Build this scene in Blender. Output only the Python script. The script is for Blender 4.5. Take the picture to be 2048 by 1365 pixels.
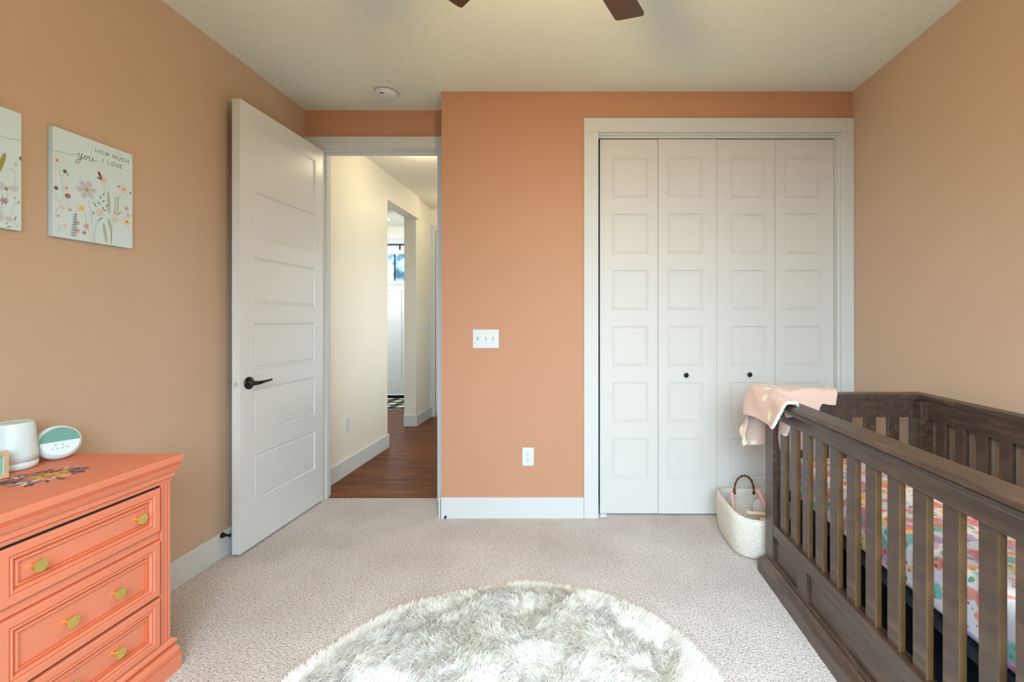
import bpy, math, random
from mathutils import Vector, Matrix
import numpy as np
random.seed(7)
for o in list(bpy.data.objects): bpy.data.objects.remove(o)
scene = bpy.context.scene
COL = scene.collection
PI = math.pi
# ------------------------------------------------------------------ camera, exposure
CAMZ = 1.27; F = 920.0; VX = 1160.0; VY = 641.0
cd = bpy.data.cameras.new('camera'); cam = bpy.data.objects.new('camera', cd); COL.objects.link(cam)
cam.location = (0, 0, CAMZ); cam.rotation_euler = (PI/2, 0, 0)
cd.sensor_width = 36; cd.sensor_fit = 'HORIZONTAL'; cd.lens = F/2048*36
cd.shift_x = -(VX-1024)/2048; cd.shift_y = -(682.5-VY)/2048
cd.clip_start = .02; cd.clip_end = 200
scene.camera = cam
vs = scene.view_settings
vs.view_transform = 'Standard'; vs.look = 'None'; vs.gamma = 1; vs.use_curve_mapping = False
vs.exposure = 0.2
# ------------------------------------------------------------------ world and lights
w = bpy.data.worlds.new('world'); scene.world = w; w.use_nodes = True
nt = w.node_tree; bg = nt.nodes['Background']
sky = nt.nodes.new('ShaderNodeTexSky'); sky.sky_type = 'NISHITA'; sky.sun_elevation = math.radians(40)
sky.sun_rotation = math.radians(60); sky.sun_disc = False
nt.links.new(sky.outputs[0], bg.inputs[0]); bg.inputs[1].default_value = .35

def area(name, loc, rot, sx, sy, power, color, spread=180, shape='RECTANGLE'):
    l = bpy.data.lights.new(name, 'AREA'); l.shape = shape; l.size = sx; l.size_y = sy
    l.energy = power; l.color = color; l.spread = math.radians(spread)
    o = bpy.data.objects.new(name, l); COL.objects.link(o); o.location = loc; o.rotation_euler = rot
    return o
def point(name, loc, power, color, r=.05):
    l = bpy.data.lights.new(name, 'POINT'); l.energy = power; l.color = color; l.shadow_soft_size = r
    o = bpy.data.objects.new(name, l); COL.objects.link(o); o.location = loc
    return o
# daylight through the bedroom window behind the camera
area('window_daylight', (.15, -.70, 1.45), (math.radians(46), 0, 0), 2.0, 1.5, 118, (.72, .88, 1.0), 124)
# added warm fill under the fan (no known source), then the hall's own lamps
point('added_warm_fill', (-.072, 1.268, 2.28), 38, (1.0, .68, .30), .08)
point('hall_bulb', (-1.40, 3.95, 2.60), 4.4, (1.0, .86, .60), .06)
point('hall_end_bulb', (-1.35, 5.55, 2.60), 5, (1.0, .84, .60), .06)
area('foyer_daylight', (-3.3, 6.3, 2.0), (math.radians(60), 0, math.radians(-35)), 1.4, 1.4, 26, (.85, .93, 1.0), 180)
area('hall_daylight', (-.98, 4.5, 1.25), (math.radians(90), 0, math.radians(90)), 1.4, 1.4, 9, (.84, .92, 1.0), 180)

# ------------------------------------------------------------------ materials
def srgb(r, g, b):
    def f(c):
        c /= 255.0
        return c/12.92 if c <= .04045 else ((c+.055)/1.055)**2.4
    return (f(r), f(g), f(b), 1)
class NT:
    def __init__(s, name):
        s.m = bpy.data.materials.new(name); s.m.use_nodes = True; s.t = s.m.node_tree
        s.b = s.t.nodes['Principled BSDF']; s.out = s.t.nodes['Material Output']
    def n(s, typ, **kw):
        nd = s.t.nodes.new(typ)
        for k, v in kw.items():
            if k.startswith('_'): setattr(nd, k[1:], v)
            else: nd.inputs[k.replace('__', ' ')].default_value = v
        return nd
    def l(s, a, b): s.t.links.new(a, b)
    def coord(s, kind='Object', scale=(1, 1, 1), rot=(0, 0, 0), loc=(0, 0, 0)):
        tc = s.n('ShaderNodeTexCoord'); mp = s.n('ShaderNodeMapping')
        mp.inputs['Scale'].default_value = scale; mp.inputs['Rotation'].default_value = rot; mp.inputs['Location'].default_value = loc
        s.l(tc.outputs[kind], mp.inputs[0]); return mp.outputs[0]
    def ramp(s, fac, stops):
        r = s.n('ShaderNodeValToRGB'); e = r.color_ramp.elements
        while len(e) < len(stops): e.new(.5)
        for i, (p, c) in enumerate(stops):
            e[i].position = p; e[i].color = c if len(c) == 4 else (*c, 1)
        s.l(fac, r.inputs[0]); return r.outputs[0]
    def mix(s, fac, a, b):
        m = s.n('ShaderNodeMix'); m.data_type = 'RGBA'
        for v, i in ((fac, 0), (a, 6), (b, 7)):
            if hasattr(v, 'links') or hasattr(v, 'is_linked'): s.l(v, m.inputs[i])
            else: m.inputs[i].default_value = v
        return m.outputs[2]
    def bump(s, h, strength=.3, dist=.002):
        b = s.n('ShaderNodeBump'); b.inputs['Strength'].default_value = strength; b.inputs['Distance'].default_value = dist
        s.l(h, b.inputs['Height']); s.l(b.outputs[0], s.b.inputs['Normal']); return b
def paint(name, col, rough=.5, bs=0, bst=.2, bd=.001, var=.0, vscale=3, spec=.5, metal=0):
    t = NT(name); t.b.inputs['Base Color'].default_value = col; t.b.inputs['Roughness'].default_value = rough
    t.b.inputs['Specular IOR Level'].default_value = spec; t.b.inputs['Metallic'].default_value = metal
    co = t.coord()
    if var:
        nz = t.n('ShaderNodeTexNoise', Scale=vscale, Detail=4.0); t.l(co, nz.inputs['Vector'])
        d = tuple(c*(1-var) for c in col[:3])+(1,)
        t.l(t.ramp(nz.outputs[0], [(.3, d), (.7, col)]), t.b.inputs['Base Color'])
    if bs:
        nz = t.n('ShaderNodeTexNoise', Scale=bs, Detail=3.0); t.l(co, nz.inputs['Vector']); t.bump(nz.outputs[0], bst, bd)
    return t.m
M = {}
M['wall'] = paint('peach_wall_paint', srgb(199, 172, 147), .5, 160, .25, .0012, .03, 1.5, .4)
M['warm_cast'] = paint('warm_cast_wall_paint', srgb(193, 145, 115), .55, 160, .25, .0012, .03, 1.5, .25)  # same peach wall, with the warm cast of the light put into its colour
M['ceiling'] = paint('textured_ceiling', srgb(230, 236, 222), .9, 90, .6, .004, .03, 40, .2)
M['trim'] = paint('white_trim_paint', srgb(206, 209, 207), .6, 40, .06, .0005)
M['door'] = paint('white_door_paint', srgb(217, 219, 218), .30, 60, .06, .0005)
M['closet'] = paint('closet_door_paint', srgb(208, 207, 202), .5, 120, .15, .0005)
M['hallwall'] = paint('hall_wall_paint', srgb(232, 228, 212), .45, 60, .2, .002)
M['hallceil'] = paint('hall_ceiling_paint', srgb(225, 220, 205), .9, 90, .4, .003)
M['black'] = paint('black_metal', srgb(22, 18, 18), .35, metal=.4)
M['dark'] = paint('dark_void', srgb(20, 20, 20), .9)
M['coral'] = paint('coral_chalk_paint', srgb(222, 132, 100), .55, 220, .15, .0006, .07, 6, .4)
M['coralline'] = paint('coral_dark_groove', srgb(205, 100, 60), .6, 220, .15, .0006, .07, 6, .3)  # deeper coral used in the grooves
M['brass'] = paint('brushed_brass', srgb(240, 222, 130), .32, metal=1)
M['whiteplastic'] = paint('white_plastic', srgb(212, 230, 232), .35)
M['plate'] = paint('plate_plastic', srgb(214, 220, 221), .4)
M['sage'] = paint('sage_fabric', srgb(110, 160, 148), .9, 900, .5, .001)
M['teal'] = paint('teal_print', srgb(120, 205, 195), .5)
M['palewood'] = paint('pale_wood', srgb(214, 190, 158), .5, var=.12, vscale=30)
M['pinktip'] = paint('pink_tip', srgb(232, 180, 178), .6)
M['grey'] = paint('grey_fabric', srgb(196, 188, 186), .9)
M['navy'] = paint('navy_shade_cloth', srgb(20, 30, 42), .95, 300, .5, .001)
M['fanwood'] = paint('bronze_fan_blade', srgb(66, 44, 24), .45, var=.2, vscale=9)
M['canvas'] = paint('canvas_white', srgb(208, 230, 238), .8, 700, .35, .0006)
M['ink'] = paint('grey_ink', srgb(84, 92, 96), .8)
M['line'] = paint('shadow_gap', srgb(60, 60, 58), .8)

def wood_dark():
    t = NT('espresso_wood'); co = t.coord('Object', (6, 1, 6))
    nz = t.n('ShaderNodeTexNoise', Scale=7.0, Detail=6.0, Distortion=.6); t.l(co, nz.inputs['Vector'])
    t.l(t.ramp(nz.outputs[0], [(.25, srgb(42, 28, 21)), (.55, srgb(68, 49, 37)), (.8, srgb(96, 73, 52))]), t.b.inputs['Base Color'])
    t.b.inputs['Roughness'].default_value = .42; t.b.inputs['Specular IOR Level'].default_value = .75; t.b.inputs['Coat Weight'].default_value = .35; t.b.inputs['Coat Roughness'].default_value = .4
    t.bump(nz.outputs[0], .08, .001); return t.m
M['crib'] = wood_dark()
M['litedge'] = paint('lit_golden_edge', srgb(104, 78, 48), .4, 60, .1, .0006, .35, 14, .6)  # golden light on the slats' near sides, put into the colour
def carpet():
    t = NT('speckled_carpet'); co = t.coord('Object')
    a = t.n('ShaderNodeTexNoise', Scale=125.0, Detail=3.0, Roughness=.8); t.l(co, a.inputs['Vector'])
    b = t.n('ShaderNodeTexNoise', Scale=2.2, Detail=3.0); t.l(co, b.inputs['Vector'])
    v = t.n('ShaderNodeTexVoronoi', Scale=260.0); t.l(co, v.inputs['Vector'])
    c1 = t.ramp(a.outputs[0], [(.34, srgb(140, 128, 120)), (.46, srgb(222, 215, 210)), (.6, srgb(246, 242, 240))])
    c2 = t.ramp(b.outputs[0], [(.3, srgb(232, 226, 222)), (.7, srgb(255, 252, 250))])
    m = t.n('ShaderNodeMix'); m.data_type = 'RGBA'; m.blend_type = 'MULTIPLY'; m.inputs[0].default_value = 1
    t.l(c1, m.inputs[6]); t.l(c2, m.inputs[7]); t.l(m.outputs[2], t.b.inputs['Base Color'])
    t.b.inputs['Roughness'].default_value = 1; t.b.inputs['Specular IOR Level'].default_value = .1
    t.bump(v.outputs['Distance'], .9, .006); return t.m
M['carpet'] = carpet()
def plank_mat():
    t = NT('strand_wood_plank'); co = t.coord('Object', (1.3, 34, 1))
    oi = t.n('ShaderNodeObjectInfo'); ad = t.n('ShaderNodeVectorMath', _operation='ADD')
    t.l(co, ad.inputs[0]); mu = t.n('ShaderNodeVectorMath', _operation='SCALE'); mu.inputs[0].default_value = (31, 17, 5)
    t.l(oi.outputs['Random'], mu.inputs['Scale']); t.l(mu.outputs[0], ad.inputs[1])
    nz = t.n('ShaderNodeTexNoise', Scale=1.6, Detail=7.0, Roughness=.65, Distortion=.3); t.l(ad.outputs[0], nz.inputs['Vector'])
    c = t.ramp(nz.outputs[0], [(.28, srgb(54, 20, 3)), (.5, srgb(116, 58, 10)), (.72, srgb(168, 102, 30))])
    k = t.ramp(oi.outputs['Random'], [(0, (.72, .72, .72)), (1, (1, 1, 1))])
    m = t.n('ShaderNodeMix'); m.data_type = 'RGBA'; m.blend_type = 'MULTIPLY'; m.inputs[0].default_value = 1
    t.l(c, m.inputs[6]); t.l(k, m.inputs[7]); t.l(m.outputs[2], t.b.inputs['Base Color'])
    t.b.inputs['Roughness'].default_value = .38; t.b.inputs['Specular IOR Level'].default_value = .18; t.bump(nz.outputs[0], .1, .001); return t.m
M['plank'] = plank_mat()
def sheet_mat():
    t = NT('watercolour_floral_sheet'); co = t.coord('Object')
    nz = t.n('ShaderNodeTexNoise', Scale=22.0, Detail=3.0); t.l(co, nz.inputs['Vector'])
    sc = t.n('ShaderNodeVectorMath', _operation='SCALE'); sc.inputs['Scale'].default_value = .045
    t.l(nz.outputs['Color'], sc.inputs[0])
    ad = t.n('ShaderNodeVectorMath', _operation='ADD'); t.l(co, ad.inputs[0]); t.l(sc.outputs[0], ad.inputs[1])
    cur = srgb(246, 240, 244)
    layers = [(9, srgb(238, 120, 128), .42, (0, 0, 0)), (11, srgb(250, 210, 110), .36, (3, 1, 2)), (12, srgb(120, 205, 190), .34, (7, 4, 1)),
              (10, srgb(200, 180, 230), .36, (1, 8, 3)), (14, srgb(245, 150, 120), .33, (5, 5, 9)), (26, srgb(90, 170, 130), .22, (2, 9, 4)), (30, srgb(225, 60, 90), .2, (9, 2, 7))]
    for s_, c, th, off in layers:
        mp = t.n('ShaderNodeMapping'); mp.inputs['Location'].default_value = off; t.l(ad.outputs[0], mp.inputs[0])
        v = t.n('ShaderNodeTexVoronoi', Scale=float(s_)); t.l(mp.outputs[0], v.inputs['Vector'])
        f = t.ramp(v.outputs['Distance'], [(th*.75, (.85, .85, .85)), (th, (0, 0, 0))])
        cur = t.mix(f, cur, c)
    t.l(cur, t.b.inputs['Base Color']); t.b.inputs['Roughness'].default_value = .9; t.b.inputs['Specular IOR Level'].default_value = .1
    return t.m
M['sheet'] = sheet_mat()
def blanket_mat():
    t = NT('pink_plush_with_cream_spots'); co = t.coord('Object')
    v = t.n('ShaderNodeTexVoronoi', Scale=10.0, Randomness=.9); t.l(co, v.inputs['Vector'])
    f = t.ramp(v.outputs['Distance'], [(.20, (1, 1, 1)), (.29, (0, 0, 0))])
    t.l(t.mix(f, srgb(220, 188, 172), srgb(238, 228, 202)), t.b.inputs['Base Color'])
    t.b.inputs['Roughness'].default_value = .95; t.b.inputs['Specular IOR Level'].default_value = .1
    t.b.inputs['Sheen Weight'].default_value = .3
    nz = t.n('ShaderNodeTexNoise', Scale=160.0, Detail=3.0); t.l(co, nz.inputs['Vector']); t.bump(nz.outputs[0], .6, .004)
    return t.m
M['blanket'] = blanket_mat()
M['sherpa'] = paint('white_sherpa', srgb(240, 238, 234), 1, 140, .9, .006)
def basket_mat():
    t = NT('woven_cotton_rope'); co = t.coord('Object')
    wv = t.n('ShaderNodeTexWave', Scale=38.0, Distortion=.3); wv.bands_direction = 'Z'; t.l(co, wv.inputs['Vector'])
    nz = t.n('ShaderNodeTexNoise', Scale=130.0); t.l(co, nz.inputs['Vector'])
    t.l(t.ramp(nz.outputs[0], [(.3, srgb(206, 200, 186)), (.7, srgb(232, 227, 216))]), t.b.inputs['Base Color'])
    t.b.inputs['Roughness'].default_value = .95; t.bump(wv.outputs[0], .5, .004); return t.m
M['basket'] = basket_mat()
M['bamboo'] = paint('brown_bamboo', srgb(104, 60, 32), .4, 60, .5, .004, .5, 30)
def fur_mat():
    t = NT('ivory_shag'); t.b.inputs['Roughness'].default_value = .9; t.b.inputs['Specular IOR Level'].default_value = .15
    co = t.coord('Object'); nz = t.n('ShaderNodeTexNoise', Scale=4.0, Detail=3.0); t.l(co, nz.inputs['Vector'])
    c = t.ramp(nz.outputs[0], [(.3, srgb(243, 241, 233)), (.7, srgb(250, 250, 248))]); t.l(c, t.b.inputs['Base Color'])
    tl = t.n('ShaderNodeBsdfTranslucent'); t.l(c, tl.inputs[0]); mx = t.n('ShaderNodeMixShader'); mx.inputs[0].default_value = .5
    t.l(t.b.outputs[0], mx.inputs[1]); t.l(tl.outputs[0], mx.inputs[2]); t.l(mx.outputs[0], t.out.inputs[0]); return t.m
M['fur'] = fur_mat()
def check_mat():
    t = NT('buffalo_check'); co = t.coord('Object', (1, 1, 1))
    sp = t.n('ShaderNodeSeparateXYZ'); t.l(co, sp.inputs[0]); outs = []
    for ax in (0, 1):
        m = t.n('ShaderNodeMath', _operation='MULTIPLY'); m.inputs[1].default_value = 4.5; t.l(sp.outputs[ax], m.inputs[0])
        f = t.n('ShaderNodeMath', _operation='FRACT'); t.l(m.outputs[0], f.inputs[0])
        g = t.n('ShaderNodeMath', _operation='GREATER_THAN'); g.inputs[1].default_value = .5; t.l(f.outputs[0], g.inputs[0]); outs.append(g)
    a = t.n('ShaderNodeMath', _operation='ADD'); t.l(outs[0].outputs[0], a.inputs[0]); t.l(outs[1].outputs[0], a.inputs[1])
    d = t.n('ShaderNodeMath', _operation='DIVIDE'); d.inputs[1].default_value = 2; t.l(a.outputs[0], d.inputs[0])
    t.l(t.ramp(d.outputs[0], [(0, srgb(232, 228, 214)), (.5, srgb(90, 88, 84)), (1, srgb(18, 18, 18))]), t.b.inputs['Base Color'])
    t.b.inputs['Roughness'].default_value = .95; return t.m
M['check'] = check_mat()
def glass_mat():
    t = NT('sky_tint_glass'); co = t.coord('Object', (2, 2, 2))
    nz = t.n('ShaderNodeTexNoise', Scale=3.0, Detail=4.0, Distortion=1.2); t.l(co, nz.inputs['Vector'])
    tr = t.n('ShaderNodeBsdfTransparent')
    t.l(t.ramp(nz.outputs[0], [(.35, srgb(70, 140, 165)), (.48, srgb(160, 208, 225)), (.56, srgb(245, 248, 250))]), tr.inputs[0])  # pale blue daylight from outside put into the glass tint
    mx = t.n('ShaderNodeMixShader'); mx.inputs[0].default_value = .12
    t.b.inputs['Roughness'].default_value = .05
    t.l(tr.outputs[0], mx.inputs[1]); t.l(t.b.outputs[0], mx.inputs[2]); t.l(mx.outputs[0], t.out.inputs[0]); return t.m
M['glass'] = glass_mat()
def emis(name, col, s):
    t = NT(name); t.b.inputs['Emission Color'].default_value = col; t.b.inputs['Emission Strength'].default_value = s; return t.m
M['lamp'] = emis('lamp_glow', (1, .95, .85, 1), 6)
M['added_glow'] = emis('added_fan_glow', (1, .8, .5, 1), 2)  # glow of the added warm fill

# ------------------------------------------------------------------ mesh helpers
class MB:
    def __init__(s): s.v = []; s.f = []; s.mi = []; s.mats = []
    def m(s, mat):
        if mat not in s.mats: s.mats.append(mat)
        return s.mats.index(mat)
    def add(s, vs_, fs, mat=None):
        b = len(s.v); s.v += [tuple(p) for p in vs_]; i = s.m(mat) if mat else 0
        for f in fs: s.f.append(tuple(b+k for k in f)); s.mi.append(i)
    def box(s, x0, x1, y0, y1, z0, z1, mat=None):
        s.add([(x0,y0,z0),(x1,y0,z0),(x1,y1,z0),(x0,y1,z0),(x0,y0,z1),(x1,y0,z1),(x1,y1,z1),(x0,y1,z1)],
              [(0,3,2,1),(4,5,6,7),(0,1,5,4),(1,2,6,5),(2,3,7,6),(3,0,4,7)], mat)
        return s
    def prism(s, prof, fn, a, b, mat=None):     # closed profile (p,q) swept from a to b through fn(p,q,t)
        n = len(prof); vs_ = [fn(p, q, a) for p, q in prof]+[fn(p, q, b) for p, q in prof]
        s.add(vs_, [(i, (i+1) % n, n+(i+1) % n, n+i) for i in range(n)]+[tuple(range(n))[::-1], tuple(range(n, 2*n))], mat); return s
    def tube(s, pts, r, n=8, mat=None, caps=True):
        pts = [Vector(p) for p in pts]; rs = r if hasattr(r, '__len__') else [r]*len(pts); vs_ = []; up = None
        for i, p in enumerate(pts):
            t = (pts[min(i+1, len(pts)-1)]-pts[max(i-1, 0)]).normalized()
            if up is None:
                up = Vector((0, 0, 1)) if abs(t.z) < .9 else Vector((1, 0, 0))
            a = t.cross(up).normalized(); up = a.cross(t).normalized()
            for k in range(n):
                th = 2*PI*k/n; vs_.append(p+(a*math.cos(th)+up*math.sin(th))*rs[i])
        fs = [(i*n+k, i*n+(k+1) % n, (i+1)*n+(k+1) % n, (i+1)*n+k) for i in range(len(pts)-1) for k in range(n)]
        if caps: fs += [tuple(range(n))[::-1], tuple(range((len(pts)-1)*n, len(pts)*n))]
        s.add(vs_, fs, mat); return s
    def lathe(s, prof, n=32, mat=None, M4=None, sx=1, sy=1):  # prof [(r,z)] around Z
        vs_ = []; M4 = M4 or Matrix()
        for r, z in prof:
            for k in range(n):
                th = 2*PI*k/n; vs_.append(M4 @ Vector((r*math.cos(th)*sx, r*math.sin(th)*sy, z)))
        fs = [(i*n+k, i*n+(k+1) % n, (i+1)*n+(k+1) % n, (i+1)*n+k) for i in range(len(prof)-1) for k in range(n)]
        fs += [tuple(range(n))[::-1], tuple(range((len(prof)-1)*n, len(prof)*n))]
        s.add(vs_, fs, mat); return s
    def rings(s, mp, u0, u1, v0, v1, prof, mat=None, cap=True, capmat=None):
        vs_ = []
        for ins, dep in prof:
            vs_ += [mp(u0+ins, v0+ins, dep), mp(u1-ins, v0+ins, dep), mp(u1-ins, v1-ins, dep), mp(u0+ins, v1-ins, dep)]
        fs = [(i*4+k, i*4+(k+1) % 4, (i+1)*4+(k+1) % 4, (i+1)*4+k) for i in range(len(prof)-1) for k in range(4)]
        s.add(vs_, fs, mat)
        if cap: s.add(vs_[-4:], [(0, 1, 2, 3)], capmat or mat)
        return s
    def slab(s, mp, U, V, t, holes, hd, mat=None, both=False):   # board with rectangular sinkings
        us = sorted({U[0], U[1]} | {h[0] for h in holes} | {h[1] for h in holes})
        vv = sorted({V[0], V[1]} | {h[2] for h in holes} | {h[3] for h in holes})
        def inh(a, b): return any(h[0]-1e-6 < a < h[1]+1e-6 and h[2]-1e-6 < b < h[3]+1e-6 for h in holes)
        for i in range(len(us)-1):
            for j in range(len(vv)-1):
                if not inh((us[i]+us[i+1])/2, (vv[j]+vv[j+1])/2):
                    q = [(us[i], vv[j]), (us[i+1], vv[j]), (us[i+1], vv[j+1]), (us[i], vv[j+1])]
                    s.add([mp(a, b, 0) for a, b in q], [(0, 1, 2, 3)], mat)
        for h in holes: s.rings(mp, h[0], h[1], h[2], h[3], [(0, 0), (0, -hd)], mat)
        q = [(U[0], V[0]), (U[1], V[0]), (U[1], V[1]), (U[0], V[1])]
        s.add([mp(a, b, 0) for a, b in q]+[mp(a, b, -t) for a, b in q], [(0, 4, 5, 1), (1, 5, 6, 2), (2, 6, 7, 3), (3, 7, 4, 0), (4, 7, 6, 5)], mat)
        return s
    def mesh(s, name, mat=None, smooth=False):
        me = bpy.data.meshes.new(name); me.from_pydata(s.v, [], s.f)
        for mm in (s.mats or [mat]): me.materials.append(mm)
        if s.mats: me.polygons.foreach_set('material_index', s.mi)
        if smooth: me.shade_smooth()
        me.update(); return me
    def obj(s, name, mat=None, parent=None, smooth=False, bevel=0, seg=2, recalc=True):
        me = s.mesh(name, mat, smooth)
        if recalc:
            import bmesh
            bm = bmesh.new(); bm.from_mesh(me)
            if bevel: bmesh.ops.remove_doubles(bm, verts=bm.verts, dist=1e-5)
            bmesh.ops.recalc_face_normals(bm, faces=bm.faces); bm.to_mesh(me); bm.free()
        return link(name, me, parent, bevel, seg)
def link(name, me, parent=None, bevel=0, seg=2):
    o = bpy.data.objects.new(name, me); COL.objects.link(o)
    if parent: o.parent = parent; o.matrix_parent_inverse = parent_inv(parent)
    if bevel:
        b = o.modifiers.new('bevel', 'BEVEL'); b.width = bevel; b.segments = seg; b.limit_method = 'ANGLE'; b.angle_limit = math.radians(40)
        b.harden_normals = False
    return o
def world_of(o):
    Mx = Matrix.LocRotScale(o.location, o.rotation_euler, o.scale)
    return (world_of(o.parent) @ o.matrix_parent_inverse @ Mx) if o.parent else Mx
def parent_inv(p): return world_of(p).inverted()
def tag(o, label=None, cat=None, group=None, kind=None):
    for k, v in (('label', label), ('category', cat), ('group', group), ('kind', kind)):
        if v: o[k] = v
    return o
def thing(name, label, cat, loc=(0, 0, 0), group=None, kind=None):
    o = bpy.data.objects.new(name, None); COL.objects.link(o); o.location = loc; o.empty_display_size = .1
    return tag(o, label, cat, group, kind)
def struct(name, mb, mat, label, cat, bevel=0, parent=None):
    return tag(mb.obj(name, mat, parent, bevel=bevel), label, cat, kind='structure')
def cpart(src, name, parent, loc):
    c = src.copy(); COL.objects.link(c); c.name = name; c.location = loc; return c
def arc(cx, cy, r, a0, a1, n): return [(cx+r*math.cos(a0+(a1-a0)*i/n), cy+r*math.sin(a0+(a1-a0)*i/n)) for i in range(n+1)]

# ------------------------------------------------------------------ room shell
H = 2.743
XL, XR, YD, YC, YB = -1.925, 1.755, 3.225, 2.96, -.80
OL, OR, OH = -1.812, -1.0, 2.465         # doorway
CL, CR, CH = .119, 1.656, 2.476          # closet opening
tag(MB().box(XL-.14, XR+.12, YB-.12, 3.282, -.1, 0).obj('floor', M['carpet']), 'pale speckled wall-to-wall carpet of the bedroom', 'floor', kind='structure')
struct('ceiling', MB().box(XL-.14, XR+.12, YB-.12, 3.345, H, H+.1), M['ceiling'], 'cream textured bedroom ceiling', 'ceiling')
struct('wall_left', MB().box(XL-.14, XL, YB-.12, 3.345, 0, H), M['wall'], 'peach painted wall on the left behind the dresser', 'wall')
struct('wall_right', MB().box(XR, XR+.12, YB-.12, 3.8, 0, H), M['wall'], 'peach painted wall on the right behind the crib', 'wall')
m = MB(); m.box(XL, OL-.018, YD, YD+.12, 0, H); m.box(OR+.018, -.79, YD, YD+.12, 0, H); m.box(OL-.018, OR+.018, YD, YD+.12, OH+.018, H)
struct('wall_doorway', m, M['warm_cast'], 'orange toned strip of wall around the open doorway', 'wall')
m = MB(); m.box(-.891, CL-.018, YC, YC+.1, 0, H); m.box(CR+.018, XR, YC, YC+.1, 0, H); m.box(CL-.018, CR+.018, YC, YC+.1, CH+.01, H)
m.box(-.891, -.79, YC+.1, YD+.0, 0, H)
struct('wall_closet', m, M['warm_cast'], 'peach orange wall holding the closet, switches and outlet', 'wall')
m = MB(); m.box(-.79, XR, 3.7, 3.8, 0, H); m.box(-.79, -.69, YC+.1, 3.7, 0, H); m.box(-.69, XR, YC+.1, 3.7, H-.02, H)
struct('wall_closet_inside', m, M['trim'], 'inner walls of the closet behind the closed doors', 'wall')
# window wall behind the camera
wx0, wx1, wz0, wz1 = -.95, 1.25, .75, 2.25
m = MB(); m.box(XL, wx0, YB-.12, YB, 0, H); m.box(wx1, XR, YB-.12, YB, 0, H); m.box(wx0, wx1, YB-.12, YB, 0, wz0); m.box(wx0, wx1, YB-.12, YB, wz1, H)
struct('wall_window', m, M['wall'], 'peach wall with the window, behind the camera', 'wall')
wn = thing('window_1', 'bedroom window behind the camera', 'window', (.15, YB, wz0), kind='structure')
m = MB()
for a in (wx0, .15-.02, wx1-.05): m.box(a, a+.05, YB-.09, YB-.04, wz0, wz1)
m.box(wx0, wx1, YB-.09, YB-.04, wz0, wz0+.05); m.box(wx0, wx1, YB-.09, YB-.04, wz1-.05, wz1)
m.obj('window_frame', M['trim'], wn)
for a, b in ((wx0, .15), (.15, wx1)): MB().box(a+.03, b-.03, YB-.068, YB-.062, wz0+.03, wz1-.03).obj('pane', M['glass'], wn)

# hall and foyer
tag(MB().box(-4.3, -.7, 3.282, 7.8, -.1, -.012).obj('floor_hall', M['dark']), 'brown strand wood floor of the hallway', 'floor', kind='structure')
fh = bpy.data.objects['floor_hall']
W = .128; y = 3.284; row = 0
plank_mesh = {}
def plank(x0, x1, y0):
    key = round(x1-x0, 3)
    if key not in plank_mesh:
        L = x1-x0; pm = MB().box(0, L, 0, W-.0012, 0, .012)
        plank_mesh[key] = pm.mesh('plank', M['plank'])
    o = bpy.data.objects.new('plank', plank_mesh[key]); COL.objects.link(o); o.location = (x0, y0, -.012); o.parent = fh
while y < 7.45:
    xa = -4.1 if y > 4.5 else -2.05
    segs = [xa]; off = -4.1+[.3, .75, .1, .55, .95][row % 5]
    while off < -.86:
        if off > xa+.1: segs.append(off)
        off += .9
    segs.append(-.86)
    for a, b in zip(segs, segs[1:]):
        if b-a > .02: plank(a, b-.0012, y)
    y += W; row += 1
HX = -1.925
m = MB(); m.box(HX-.14, HX, YD+.12, 4.6, 0, H); m.box(HX-.14, HX, 4.6, 5.52, 2.48, H)
struct('wall_hall_left', m, M['hallwall'], 'cream hallway wall with outlet seen through the doorway', 'wall')
m = MB(); m.box(-2.11, -1.968, 5.52, 6.2, 0, H)
struct('wall_hall_pillar', m, M['hallwall'], 'cream wall end beyond the hallway opening, with light switch', 'wall')
m = MB(); m.box(-.86, -.79, YD+.12, 6.2, 0, H)
struct('wall_hall_right', m, M['hallwall'], 'right hand hallway wall beyond the doorway', 'wall')
m = MB(); m.box(-1.968, -1.93, 6.08, 6.2, 0, H); m.box(-1.93, -.86, 6.08, 6.2, 2.46, H); m.box(-1.1, -.86, 6.08, 6.2, 0, 2.46)
struct('wall_hall_end', m, M['hallwall'], 'end wall of the hallway above the far white door', 'wall')
struct('ceiling_hall', MB().box(-2.065, -.79, YD+.12, 6.2, H, H+.1), M['hallceil'], 'cream hallway ceiling', 'ceiling')
struct('ceiling_foyer', MB().box(-4.3, -2.065, 4.2, 7.8, 2.80, 2.9), M['hallceil'], 'grey shaded foyer ceiling with recessed light', 'ceiling')
m = MB(); m.box(-4.3, -4.15, 4.2, 7.8, 0, 2.8); m.box(-4.15, -2.065, 4.2, 4.3, 0, 2.8); m.box(-2.2, -2.11, 6.2, 7.6, 0, 2.8)
struct('wall_foyer_sides', m, M['hallwall'], 'side walls of the foyer beyond the hallway opening', 'wall')
FX0, FX1 = -3.62, -2.68; FY = 7.5
m = MB(); m.box(-4.15, FX0, FY, FY+.15, 0, 2.8); m.box(FX1, -2.2, FY, FY+.15, 0, 2.8); m.box(FX0, FX1, FY, FY+.15, 2.52, 2.8)
struct('wall_foyer_front', m, M['hallwall'], 'foyer wall around the white front door', 'wall')

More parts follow.
